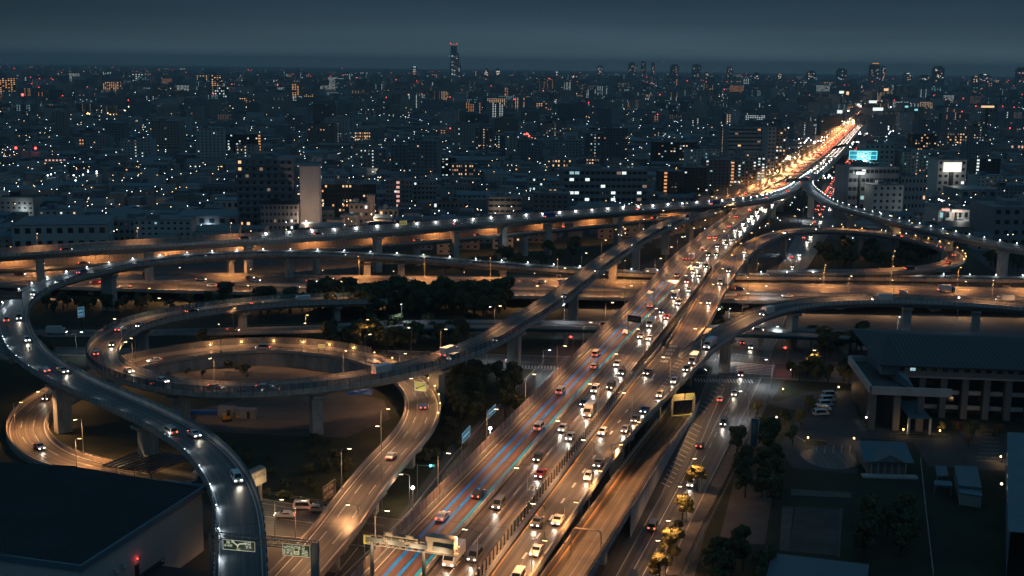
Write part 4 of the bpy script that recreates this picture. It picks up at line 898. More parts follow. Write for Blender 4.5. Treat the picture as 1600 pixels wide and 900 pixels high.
# ================================================================== THE REST OF THE CITY
def near_road(x, y):
    for P, m in CLEAR:
        for i in range(0, P.n, 3):
            q = P.p[i]
            if abs(q.x - x) < m + P.w[i] / 2 and abs(q.y - y) < m + P.w[i] / 2: return True
    return False
CLEAR = [(M_, 22), (U1, 12), (U2, 12), (R3, 10), (R2, 8), (D1, 8), (L1, 8), (K_, 5)]
AV = [at(*p) for p in [(1130, 548), (1185, 500), (1225, 440), (1265, 372), (1290, 330), (1322, 270), (1348, 220)]]
def near_av(x, y):
    return any(abs(a.x - x) < 16 and abs(a.y - y) < 30 for a in [AV[i].lerp(AV[i + 1], t / 8) for i in range(len(AV) - 1) for t in range(9)])
def gable(mb, w, d, h, rh, mi=0):
    a = [(-w / 2 - .4, -.4, h), (w / 2 + .4, -.4, h), (w / 2 + .4, d + .4, h), (-w / 2 - .4, d + .4, h)]; r0, r1 = (-w / 2 - .4, d / 2, h + rh), (w / 2 + .4, d / 2, h + rh)
    mb.quad(a[0], a[1], r1, r0, mi); mb.quad(a[2], a[3], r0, r1, mi); mb.tri(a[1], a[2], r1, mi); mb.tri(a[3], a[0], r0, mi); mb.quad(*a[::-1], mi)
def city():
    cand = []
    g = random.Random(11)
    y = 640.0
    while y < 15500:
        k = max(1.0, y / 1500.0) ** .9
        sx = 17 * k; sy = 26 * k
        half = y * .47 + 40; x = -half
        while x < half:
            px_, py_ = x + g.uniform(-.25, .25) * sx, y + g.uniform(-.3, .3) * sy
            x += sx * g.uniform(.85, 1.25)
            if g.random() < .08: x += sx * g.uniform(.6, 1.4)
            if px_at((px_, py_, 0))[1] > 398: continue
            if py_ < 1700 and (near_road(px_, py_) or near_av(px_, py_)): continue
            if any((px_ - fx) ** 2 + (py_ - fy) ** 2 < fr * fr for fx, fy, fr in FOOT): continue
            r = g.random()
            dense = .035 + .22 * (y > 2200) + .15 * (y > 4500)
            if r < dense: t, wd, dp, h = 'apartment_block', g.uniform(16, 34) * min(2, k ** .5), g.uniform(11, 15), g.choice([12, 15, 18, 21, 24, 30, 36]) * (1 if y < 4000 else g.uniform(.8, 1.5))
            elif r < dense + .08: t, wd, dp, h = 'workshop', g.uniform(20, 36), g.uniform(18, 30), g.uniform(6, 10)
            else: t, wd, dp, h = 'house', g.uniform(8, 14) * min(2.2, k ** .6), g.uniform(8, 12) * min(2, k ** .6), g.uniform(6, 9.5)
            if y < 1000 and h > 15: h *= .6
            cand.append((wd * h / (py_ ** 2), t, px_, py_, wd, dp, h, g.uniform(-.16, .16) + (0.12 if px_ > 100 else -.05)))
        y += sy
    kinds = {}
    near = sorted((c for c in cand if c[3] < 2200), key=lambda c: -c[0])[:260]
    ns = set(id(c) for c in near)
    near.sort(key=lambda c: (round(c[3] / 60), c[2]))
    rows = {}
    for c in near: rows.setdefault((round(c[3] / 60), c[1]), []).append(c)
    desc = {'house': ('gable-roofed house', 'house'), 'workshop': ('flat workshop hall', 'workshop'), 'apartment_block': ('apartment block', 'apartment block')}
    wn = {0: 'pale grey', 1: 'slate', 2: 'cream', 3: 'charcoal', 4: 'brown', 5: 'white', 6: 'blue-grey', 7: 'tan'}
    rowi = {}
    for c in near:
        rk = round(c[3] / 60); rowi.setdefault(rk, len(rowi))
    cnt = {}
    for c in near:
        _, t, x, y, wd, dp, h, yaw = c; wi = g.randrange(8); rk = round(y / 60)
        cnt[(rk, t)] = cnt.get((rk, t), -1) + 1
        lab = '%s %s, %s from left in the %s housing row beyond the ramps' % (wn[wi], desc[t][0], nth(cnt[(rk, t)]), nth(rowi[rk]))
        root = thing(t, lab, desc[t][1], (x, y, 0), yaw, group='buildings of the dark housing beyond the ramps')
        mb = MB(); mb.box(-wd / 2, wd / 2, 0, dp, 0, h); mb.build('wall', WALLS[wi], root)
        mb = MB()
        if t == 'house': gable(mb, wd, dp, h + .003, g.uniform(1.2, 2.2))
        elif t == 'workshop': gable(mb, wd, dp, h + .003, 1.6)
        else: mb.box(-wd / 2 - .1, wd / 2 + .1, -.1, dp + .1, h + .003, h + .5); mb.box(-wd * .3, -wd * .1, dp * .3, dp * .7, h + .5, h + 2.8)
        mb.build('roof', g.choice(['roof_dark', 'roof_grey', 'roof_blue', 'roof_grey']), root)
        fl = max(1, int(h / 3)); by = max(2, int(wd / 3.4)); lim = 0
        toned = g.choice(['warm', 'white', 'mix', 'mix'])
        p = .045 if t == 'house' else (.02 if t == 'workshop' else g.choice([.03, .06, .2]))
        dm = MB()
        for f in range(fl):
            for k in range(by):
                xx, z = -wd / 2 + (k + .5) * wd / by, f * 3 + 1.1
                if (g.random() < p or (t == 'apartment_block' and p == .2 and k == by // 2)) and lim < 26:
                    ob('window', WIN[pick_win(toned)], root, (xx, -.07, z), scale=(1.1, 1, 1.0)); lim += 1
                else: dm.box(xx - .75, xx + .75, -.05, -.01, z, z + 1.2)
        if dm.f: dm.build('unlit_windows', 'glass_dark', root)['kind'] = 'stuff'
    # beyond those nobody could count them: one mesh
    mats = WALLS + ['roof_dark', 'roof_grey', 'roof_blue', 'win_warm', 'win_amber', 'win_white', 'win_dim', 'win_cool', 'win_pink', 'lamp_white', 'lamp_warm', 'wall_black', 'lamp_red', 'lamp_cyan']
    ix = {m: i for i, m in enumerate(mats)}
    mb = MB()
    for c in cand:
        if id(c) in ns: continue
        _, t, x, y, wd, dp, h, yaw = c
        ca, sa = math.cos(yaw), math.sin(yaw); M = Matrix(((ca, -sa, 0, x), (sa, ca, 0, y), (0, 0, 1, 0), (0, 0, 0, 1)))
        mb.box(-wd / 2, wd / 2, 0, dp, 0, h, g.randrange(8), M, top=8 + g.randrange(3))
        far = y > 2500
        if t == 'apartment_block':
            fl = max(2, int(h / 3)); by = max(2, int(wd / 4)); mode = g.random(); tone = g.choice(['win_warm', 'win_amber', 'win_dim', 'win_white', 'win_dim', 'win_cool', 'win_white'])
            if y > 5500: fl = min(fl, 5); by = min(by, 4)
            fh = h / fl; bw = wd / by; cols_ = [k for k in range(by) if g.random() < .3] or [g.randrange(by)]
            for f in range(fl):
                for k in range(by):
                    if mode < .16: on = k in cols_ and g.random() < .92          # stairwells lit from top to bottom
                    elif mode < .24: on = g.random() < .85                       # open corridors, every bay
                    elif mode < .6: on = g.random() < .07
                    else: on = False
                    if on:
                        xx = -wd / 2 + (k + .5) * bw; z = f * fh + fh * .35; sx_ = bw * (.18 if mode < .24 else .15); hh = fh * .32
                        mb.quad(*[M @ Vector(q) for q in ((xx - sx_, -.3, z), (xx + sx_, -.3, z), (xx + sx_, -.3, z + hh), (xx - sx_, -.3, z + hh))], ix[tone])
            if g.random() < .05:
                mb.ball((x, y - 1, h + 2), .5 + y * .00016, ix['lamp_red'], 5, 3)
        elif g.random() < (.17 if not far else .34):
            xx = g.uniform(-wd / 3, wd / 3); s = .45 + y * .00016; z = g.uniform(1.5, h - 2)
            mb.quad(*[M @ Vector(q) for q in ((xx - s, -.3, z), (xx + s, -.3, z), (xx + s, -.3, z + .8 + y * .0002), (xx - s, -.3, z + .8 + y * .0002))], ix[g.choice(['win_warm', 'win_white', 'win_dim', 'win_white', 'win_cool'])])
    o = mb.build('distant_city', mats); tag(o, 'dense carpet of distant city blocks and houses speckled with lit windows', 'city', kind='stuff')
    # street lights among the houses
    mb = MB(); n = 0
    while n < 2300:
        y = 640 / (1 - g.random() ** .7 * .94); x = g.uniform(-.46, .46) * y
        if y > 11000: continue
        if px_at((x, y, 0))[1] > 398: continue
        r = .11 + y * .00011; z = g.uniform(4.5, 8)
        mb.ball((x, y, z + (6 if y > 3000 else 3)), r, g.choice([0, 0, 1, 1, 2, 0]), 5, 3); n += 1
    for (cx_, cy_, n_, sp, mi) in ((1322, 196, 60, 70, 1), (1300, 232, 50, 40, 0), (1252, 262, 40, 30, 1), (1338, 205, 60, 60, 0), (1355, 172, 40, 90, 0), (1330, 175, 26, 130, 1), (1290, 215, 26, 60, 0), (1345, 215, 40, 55, 0), (1350, 200, 30, 60, 1), (1220, 262, 22, 34, 0), (1210, 285, 16, 22, 1), (170, 185, 9, 40, 2), (285, 172, 20, 110, 1), (110, 290, 10, 24, 0), (110, 180, 12, 90, 1), (1380, 178, 12, 80, 0), (1310, 215, 22, 40, 0), (1345, 180, 20, 90, 0), (1470, 335, 8, 14, 0), (550, 158, 14, 70, 1), (900, 165, 16, 80, 1), (1300, 290, 12, 14, 0), (430, 175, 10, 60, 1)):
        c = at(cx_, cy_)
        for _ in range(n_): mb.ball((c.x + g.gauss(0, sp * .5), c.y + g.gauss(0, sp), g.uniform(5, 11)), .25 + c.y * .0003, mi, 5, 3)
    o = mb.build('distant_street_lights', ['lamp_white', 'lamp_warm', 'lamp_amber']); tag(o, 'countless street lights twinkling among the distant houses', 'street lights', kind='stuff')
    # added point lights without lamp bodies in the nearest streets, to pool on walls
    for _ in range(26):
        y = g.uniform(660, 1250); x = g.uniform(-.42, .42) * y
        light('POINT', (x, y, 7), 900, (1, .85, .62) if g.random() < .5 else (.8, .95, 1), None, .4, name='alley_fill_light')
city()
# ================================================================== HAZE
def haze():
    mb = MB(); mb.box(-31000, 31000, -3500, 36000, -1.2, 285); o = mb.build('haze', 'concrete'); o['kind'] = 'stuff'
    m = bpy.data.materials.new('haze_air'); m.use_nodes = True; t = m.node_tree; t.nodes.clear()
    out = N(t, 'ShaderNodeOutputMaterial'); v = N(t, 'ShaderNodeVolumePrincipled'); t.links.new(v.outputs[0], out.inputs['Volume'])
    v.inputs['Color'].default_value = (.93, .98, 1, 1); v.inputs['Density'].default_value = HAZE; v.inputs['Anisotropy'].default_value = .2
    o.data.materials.clear(); o.data.materials.append(m)
HAZE = .72e-4
haze()

# ================================================================== TREES
def tree_mesh(seed, h, r, n, leaf, squash=.8, cards=.42, trunk_h=.42):
    g = random.Random(seed); T = MB(); base = Vector((0, 0, 0)); top = Vector((g.uniform(-.3, .3), g.uniform(-.3, .3), h * .72))
    mid = Vector((g.uniform(-.15, .15), g.uniform(-.15, .15), h * trunk_h)); T.tube(base, mid, h * .026 + .06, h * .02 + .04, 7); T.tube(mid, top, h * .02 + .04, .05, 6)
    cl = []
    for k in range(13):
        a = g.uniform(0, 6.28); rr = r * g.uniform(.25, .85); z = h * g.uniform(.42, .90); sh = 1 - .55 * max(0, (z / h - .62)) / .38
        c = Vector((math.cos(a) * rr * sh, math.sin(a) * rr * sh, z)); cl.append((c, r * g.uniform(.28, .5)))
        T.tube(mid.lerp(top, g.uniform(0, .6)), c, .07, .025, 4, cap=False)
    cl.append((top, r * .45))
    C = MB()
    for k in range(n):
        c, cr = g.choice(cl); d = Vector((g.gauss(0, 1), g.gauss(0, 1), g.gauss(0, 1))).normalized() * cr * (g.random() ** .35) * g.uniform(.8, 1.15); d.z *= squash
        p = c + d; nrm = (d.normalized() + Vector((g.uniform(-.8, .8), g.uniform(-.8, .8), g.uniform(-.3, .9)))).normalized()
        u = nrm.orthogonal().normalized(); u.rotate(Matrix.Rotation(g.uniform(0, 6.28), 3, nrm)); v = nrm.cross(u); s = cards * g.uniform(.6, 1.3)
        C.quad(p - u * s - v * s * .6, p + u * s - v * s * .6, p + u * s * .8 + v * s * .6, p - u * s * .8 + v * s * .6)
    return T.mesh('trunk', 'bark'), {l: C.mesh('crown', l) for l in leaf}
TREES = [tree_mesh(i, 9, 3.2, 2300, ('leaf_dark', 'leaf_mid', 'leaf_autumn', 'leaf_red')) for i in range(5)]
BUSH = [tree_mesh(20 + i, 3, 2.4, 1300, ('leaf_dark', 'leaf_mid', 'leaf_autumn', 'leaf_red'), .7, .26, .2) for i in range(3)]
def tree(p, s=1.0, leaf='leaf_dark', label=None, group=None, bush=False, name=None):
    tm, cm = rnd.choice(BUSH if bush else TREES)
    root = thing(name or ('shrub' if bush else 'tree'), label, 'shrub' if bush else 'tree', p, rnd.uniform(0, 6.28), group); s *= rnd.uniform(.9, 1.1); root.scale = (s, s, s * rnd.uniform(.9, 1.15))
    ob('trunk', tm, root); ob('crown', cm[leaf], root); return root
def grove(n, x0, x1, y0, y1, s0, s1, what, group, leaves=('leaf_dark', 'leaf_dark', 'leaf_mid'), bush=False, z=0):
    P = []
    tries = 0
    while len(P) < n and tries < 3000:
        tries += 1
        x, y = rnd.uniform(x0, x1), rnd.uniform(y0, y1); p = at(x, y, z)
        if all((p - q[0]).length > (2.4 if bush else 3.4) for q in P): P.append((p, x, y))
    P.sort(key=lambda q: q[1])
    for i, (p, x, y) in enumerate(P):
        tree(p, rnd.uniform(s0, s1), rnd.choice(leaves), '%s %s, %s from the left' % (what, 'shrub' if bush else 'tree', nth(i)), group, bush)
grove(70, 490, 790, 478, 500, 1.05, 1.45, 'dark broadleaf between cross expressway and girder bridge', 'dark grove before the cross expressway')
grove(34, 505, 720, 527, 552, .7, 1.05, 'low dark roadside grove behind the lower loop', 'grove behind the lower loop')
grove(34, 60, 520, 478, 496, .55, .9, 'dark scrub between cross expressway and inner loop', 'scrub before the cross expressway')
grove(6, 330, 500, 482, 492, 1.0, 1.35, 'taller dark scrubland poking over the inner loop', 'taller scrub trees')
grove(26, 700, 812, 592, 662, .65, 1.0, 'dark thicket right of the inner-loop pier', 'thicket by the pier', ('leaf_dark', 'leaf_mid'))
grove(9, 770, 900, 395, 424, .9, 1.2, 'dark stand among the upper ramp piers', 'trees under the upper ramp')
grove(8, 560, 760, 412, 428, .5, .8, 'dim undergrowth behind the white-lamp ramp', 'trees behind the white-lamp ramp')
grove(36, 1278, 1455, 392, 421, .8, 1.25, 'dark enclosed inside the amber loop', 'trees inside the amber loop')
grove(18, 1530, 1640, 405, 428, .9, 1.2, 'dark dense at right beyond the amber loop', 'trees right of the amber loop')
grove(12, 1262, 1350, 540, 562, .8, 1.2, 'dark avenue-corner under the curved ramp', 'trees under the curved ramp')
grove(8, 1235, 1330, 588, 606, .55, .8, 'low dark along the cross street at the museum', 'trees at the museum corner', ('leaf_dark', 'leaf_mid', 'leaf_autumn'))
grove(14, 1150, 1215, 690, 815, .55, .8, 'dark park-edge beside the avenue footway', 'park trees beside the avenue')
grove(10, 1175, 1270, 640, 700, .5, .8, 'small garden near the white pylon', 'garden trees near the pylon', ('leaf_dark', 'leaf_mid', 'leaf_autumn'))
grove(11, 1345, 1432, 800, 880, .6, .9, 'dark park broadleaf below the grey pavilion', 'park trees below the pavilion')
grove(10, 1112, 1200, 850, 930, .6, .85, 'dark near park corner', 'park trees at the frame bottom')
grove(7, 1340, 1420, 618, 668, .5, .8, 'dark courtyard in front of the terrace wing', 'courtyard trees')
grove(8, 1470, 1590, 668, 700, .3, .45, 'small amber-tinted courtyard', 'small courtyard trees', ('leaf_autumn', 'leaf_mid', 'leaf_red'))
grove(7, 1090, 1130, 500, 530, .6, .9, 'dark roadside by the avenue beneath the main line', 'trees beneath the main line')
grove(16, 160, 215, 516, 520, .55, .8, 'green lamp-lit hedge by the blue sign', 'hedge shrubs by the blue sign', ('leaf_mid',), True)
grove(34, 300, 560, 700, 785, .4, .8, 'dim grass-field', 'shrubs in the grass field', ('leaf_dark', 'leaf_mid'), True)
grove(24, 640, 730, 640, 730, .5, .9, 'dim verge', 'shrubs on the verge', ('leaf_dark', 'leaf_mid'), True)
grove(12, 240, 470, 570, 590, .2, .75, 'low weed', 'weeds inside the inner loop', ('leaf_dark', 'leaf_mid'), True)
grove(4, 485, 515, 686, 696, .35, .6, 'dark weed at the foot of the round-shafted pier', 'weeds at the pier foot', ('leaf_dark',), True)
for x, y, s, lf, lab in ((1089, 768, .85, 'leaf_autumn', 'golden street-lit avenue tree with dense round crown, highest of the lit row'), (1066, 812, .65, 'leaf_autumn', 'smaller golden avenue tree, second of the lit row'), (1058, 842, .5, 'leaf_mid', 'thin olive avenue tree between the golden ones'),
                         (1050, 880, .95, 'leaf_autumn', 'large golden avenue tree low in the lit row'), (1030, 908, .7, 'leaf_autumn', 'golden avenue tree nearest the bottom frame edge'), (1272, 592, .95, 'leaf_autumn', 'golden lit tree beside the round pier at the crossing'), (80, 562, .75, 'leaf_mid', 'slender young tree by the left surface street'), (60, 560, .9, 'leaf_dark', 'dark tree by the left surface street, half behind the S ramp'), (597, 545, .6, 'leaf_autumn', 'lamp-lit bronze tree right of the lower loop screen'), (318, 540, .6, 'leaf_mid', 'dark round tree between inner and lower loops'), (1354, 668, .3, 'leaf_red', 'small red-lit courtyard tree'), (1520, 678, .45, 'leaf_autumn', 'orange lamp-lit tree in front of the colonnade')):
    tree(at(x, y), s, lf, lab)

# ================================================================== LAMPS
def pole_lamp(p, h, arm, tone='warm', power=4200, label='', group=None, cls='lamp_post'):
    """arm: horizontal vector to the luminaire"""
    key = (round(h, 1), round(arm.length, 1), tone)
    if key not in PL:
        mb = MB(); mb.tube((0, 0, 0), (0, 0, h), .11, .07, 8); mb.box(-.2, .2, -.2, .2, 0, .35)
        a = MB(); L_ = arm.length
        a.tube((0, 0, h - .05), (L_ * .5, 0, h + .35), .06, .05, 6); a.tube((L_ * .5, 0, h + .35), (L_, 0, h + .4), .05, .05, 6)
        hd = MB(); hd.box(L_ - .35, L_ + .55, -.22, .22, h + .33, h + .5)
        gl = MB(); gl.box(L_ - .3, L_ + .5, -.18, .18, h + .22, h + .325)
        PL[key] = (mb.mesh('pole', 'steel_grey'), a.mesh('arm', 'steel_grey'), hd.mesh('lamp_head', 'steel_dark'), gl.mesh('lamp_glass', {'warm': 'lamp_warm', 'amber': 'lamp_amber', 'white': 'lamp_white'}[tone]))
    m = PL[key]; root = thing(cls, label, 'street lamp', p, math.atan2(arm.y, arm.x), group)
    ob('pole', m[0], root); ob('arm', m[1], root); hd = ob('lamp_head', m[2], root); ob('lamp_glass', m[3], hd)
    power *= 1 if tone == 'white' else 1.45; colr = {'warm': (1, .49, .20), 'amber': (1, .42, .13), 'white': (.85, .95, 1)}[tone]
    light('SPOT', (arm.length + .1, 0, h + .12), power, colr, root, .3, 150, .9)
    return root
PL = {}
def parapet_lamps(P, side, tone, a, b, every, power, lab, group, inset=0, zo=1.1):
    m = {'white': 'lamp_white', 'amber': 'lamp_amber', 'warm': 'lamp_warm'}[tone]; key = ('p', tone, inset)
    if key not in PL:
        mb = MB(); mb.tube((0, 0, 0), (0, 0, .45), .05, .04, 6); mb.box(-.16, .16, -.1, .1, .45, .52)
        g_ = MB(); g_.ball((0, 0, .66), .20 if not inset else .10, 0, 8, 5, .8)
        PL[key] = (mb.mesh('stem', 'steel_dark'), g_.mesh('globe', m))
    colr = {'warm': (1, .62, .3), 'amber': (1, .50, .18), 'white': (.82, .93, 1)}[tone]; d, i = a, 0
    while d < b:
        w_ = P.width(d) / 2; p, t = P.at(d, side * (w_ - inset), zo); n_ = Vector((t.y, -t.x, 0)) * -side
        root = thing('parapet_lamp', '%s, %s along it' % (lab, nth(i)), 'lamp', p, math.atan2(n_.y, n_.x), group)
        ob('stem', PL[key][0], root); ob('globe', PL[key][1], root); light('POINT', (.5, 0, .75), power, colr, root, .15); d += every; i += 1
parapet_lamps(L1, -1, 'white', 22, near_d(L1, 25, 520), 13, 130, 'white lamp on the S ramp where it passes the warehouse', 'parapet lamps of the lower S ramp', .5, .05)
parapet_lamps(L1, -1, 'white', near_d(L1, 24, 480), L1.len - 10, 12.2, 210, 'white lamp on the long S ramp beyond its left bend', 'parapet lamps of the long S ramp')
parapet_lamps(U1, -1, 'white', near_d(U1, 420, 372), U1.len - 10, 11.5, 190, 'white lamp on the upper crossing ramp', 'parapet lamps of the upper ramp')
parapet_lamps(R3, -1, 'white', 12, R3.len, 11, 110, 'white lamp on the right-hand wing of the upper ramp', 'parapet lamps of the upper right ramp')
parapet_lamps(E1, 1, 'amber', near_d(E1, 668, 660), near_d(E1, 330, 550), 9.5, 150, 'amber lamp on the outer kerb of the lower loop', 'amber lamps of the lower loop')
parapet_lamps(R2, -1, 'amber', near_d(R2, 1320, 360), near_d(R2, 1490, 412), 9.5, 120, 'amber lamp on the loop round the dark trees', 'amber lamps of the right loop')
def row_lamps(P, side, a, b, every, h, arm, tone, power, lab, group, zoff=1.0, out=.05):
    d, i = a, 0
    while d < b:
        w_ = P.width(d) / 2; p, t = P.at(d, side * (w_ + out), zoff); n_ = Vector((t.y, -t.x, 0)) * -side
        pole_lamp(p, h, n_ * arm, tone, power, '%s, %s from its start' % (lab, nth(i)), group); d += every; i += 1
row_lamps(M_, -1, 14, 700, 34, 7.0, 2.2, 'warm', 7200, 'lamp post on the pale noise wall of the main line', 'lamp posts on the noise wall', 3.2)
row_lamps(M_, -1, 720, M_.len - 60, 48, 8.0, 2.5, 'warm', 120000, 'distant lamp post on the far main line', 'lamp posts of the far main line', 3.2)
row_lamps(M_, 1, 10, 480, 34, 7.0, 2.2, 'warm', 7600, 'lamp post on the panelled fence of the main line', 'lamp posts on the panelled fence', 3.0)
row_lamps(MR, 1, 20, MR.len, 40, 9.5, 2.0, 'warm', 7500, 'tall lamp post on the outer parapet of the merging ramp', 'lamp posts of the merging ramp')
row_lamps(R2, 1, 30, R2.len - 30, 38, 8.0, 1.8, 'amber', 8000, 'lamp post along the loop round the dark trees', 'lamp posts of the right loop')
row_lamps(D1, 1, 30, D1.len - 10, 40, 7.0, 1.8, 'warm', 3200, 'lamp post on the spiral ramp', 'lamp posts of the spiral ramp', 1.1)
row_lamps(E1, -1, 24, E1.len - 30, 32, 9.0, 1.8, 'warm', 6500, 'lamp post inside the lower loop', 'lamp posts of the lower loop', 1.0)
row_lamps(K_, -1, 30, K_.len, 30, 9.0, 2.4, 'amber', 17000, 'lamp post on the far edge of the cross expressway', 'far lamp posts of the cross expressway')
row_lamps(K_, 1, 50, K_.len, 30, 9.0, 2.4, 'warm', 17000, 'lamp post on the near edge of the cross expressway', 'near lamp posts of the cross expressway')
row_lamps(U2, -1, 20, U2.len, 34, 6.0, 1.8, 'amber', 11000, 'lamp post behind the lit wall of the lower carriageway', 'lamp posts of the lower carriageway', 2.9)
row_lamps(O1, -1, 8, O1.len, 24, 8.5, 2.2, 'amber', 6500, 'lamp post on the entry ramp', 'lamp posts of the entry ramp')
row_lamps(R1, -1, 60, R1.len, 50, 7.0, 1.8, 'warm', 6000, 'lamp post on the curved ramp above the museum', 'lamp posts of the curved ramp', 1.9)
row_lamps(U1, -1, 30, near_d(U1, 400, 375), 42, 5.0, 1.6, 'warm', 3400, 'lamp post on the upper ramp left of its white lamps', 'lamp posts of the upper ramp', 2.6)
row_lamps(B_, -1, 25, B_.len, 60, 6.5, 1.8, 'white', 3200, 'lamp post on the blue girder bridge', 'lamp posts of the girder bridge')
for i, (x, y, h, ax, tone, pw, lab) in enumerate([(1094, 772, 8.6, -1.6, 'warm', 2200, 'street lamp hidden in the golden crown, highest of the avenue row'), (1056, 882, 9.2, -1.8, 'warm', 2400, 'street lamp beside the large golden tree'), (1072, 815, 8, -1.6, 'warm', 2000, 'street lamp over the second golden avenue tree'), (1039, 910, 8.5, -1.6, 'warm', 2200, 'street lamp over the lowest golden avenue tree'), (1276, 592, 9.4, -1.2, 'warm', 2200, 'street lamp over the golden tree at the crossing'), (1168, 660, 9, -2.4, 'white', 3500, 'street lamp at the avenue footway near the crosswalk'), (1205, 606, 9, -2, 'white', 5200, 'street lamp at the right end of the crosswalk'),
        (1120, 560, 9, 2.2, 'white', 6500, 'street lamp at the left mouth of the crossing'), (1222, 545, 8, -2, 'white', 4200, 'street lamp by the red signal under the curved ramp'), (1188, 480, 9, 2, 'white', 6000, 'avenue lamp beneath the cross expressway'), (1226, 400, 9, 2, 'white', 8000, 'avenue lamp inside the bend of the amber loop'), (1254, 345, 9, 2, 'white', 10000, 'avenue lamp under the meeting upper ramps'), (1300, 300, 9, 2, 'white', 14000, 'avenue lamp beyond the upper ramps'),
        (560, 862, 10, -2, 'warm', 5200, 'street lamp at the service street beneath the lower loop'), (430, 845, 9, 1.5, 'warm', 5200, 'street lamp beside the toll street by the S ramp'), (640, 795, 8, -1.8, 'warm', 1500, 'dim street lamp in the side street near the green signal'), (760, 572, 9, 2, 'white', 5200, 'street lamp at the dark crossing left of the main line'), (848, 590, 9, 2, 'white', 6500, 'street lamp at the crosswalk left of the main line'),
        (120, 560, 9, 2, 'white', 2600, 'street lamp on the left surface street by the S ramp'), (232, 498, 12, .8, 'amber', 1500, 'slim lamp post before the inner loop at left'), (365, 528, 11, .6, 'amber', 2300, 'slim amber post between the loops, leftmost of four'), (478, 540, 11, .6, 'amber', 2300, 'slim amber post between the loops, second of four'), (572, 548, 11, .6, 'amber', 2300, 'slim amber post between the loops, third of four'), (643, 562, 11, -.8, 'warm', 2300, 'slim double-headed post between the loops, rightmost of four'),
        (120, 735, 8, 1, 'amber', 6500, 'lamp post at the bright toll entry curve'), (24, 680, 9, 2, 'amber', 5200, 'lamp post outside the far left curve of the lower loop'), (225, 722, 7, .8, 'amber', 5200, 'lamp post beside the toll canopy'), (597, 800, 20, -.8, 'warm', 1500, 'very tall slim post rising in front of the lower loop'), (772, 512, 8, -1.5, 'white', 1400, 'slim white lamp by the grove and spiral ramp')]):
    pole_lamp(at(x, y), h, Vector((ax, 0, 0)), tone, pw, lab)
for x, y, lab in ((478, 374, 'added street lamp brightening the blank slab tower'), (580, 362, 'added street lamp by the beige three-storey house')):
    p_ = at(x, y); r_ = pole_lamp(p_, 10, Vector((0, 2, 0)), 'warm', 9000, lab); light('POINT', (2.4, 0, 10.6), 9000, (1, .62, .4), r_, .4)  # added lamps, each with a bare point light, to brighten the slab
def garden_lamp(x, y, k, power=260, tone='amber'):
    power *= .55
    p = at(x, y); root = thing('garden_lamp', k, 'lamp', p); mb = MB(); mb.tube((0, 0, 0), (0, 0, 1.3), .07, .05, 6); mb.build('stem', 'steel_dark', root)
    mb = MB(); mb.ball((0, 0, 1.5), .24, 0); mb.build('globe', {'amber': 'lamp_amber', 'white': 'lamp_white', 'warm': 'lamp_warm'}[tone], root); light('POINT', (0, 0, 1.9), power, (1, .6, .25) if tone != 'white' else (.85, .95, 1), root, .2)
for a in ((1262, 692, 'garden lamp at the left rounded tip of the oval island'), (1334, 693, 'garden lamp at the right end of the oval island hedge'), (1411, 679, 'garden lamp at the left tip of the drop-off island'), (1468, 681, 'garden lamp at the right tip of the drop-off island'), (1310, 612, 'garden lamp behind the parked white vans', 420), (1213, 660, 'garden lamp in the shrubs right of the pylon', 420), (1223, 615, 'garden lamp in the shrubs near the crosswalk', 260), (1353, 660, 'small white garden lamp before the terrace wing', 90, 'white'), (1189, 690, 'bright white ground lamp at the foot of the pylon', 300, 'white'), (1563, 722, 'amber lamp by the carports near the right building', 420), (1522, 668, 'garden lamp glowing under the orange courtyard tree', 350), (1205, 672, 'garden lamp low in the pylon garden', 260), (1118, 862, 'tiny amber lamp in the dark park corner', 60)):
    garden_lamp(a[0], a[1], a[2], *a[3:])

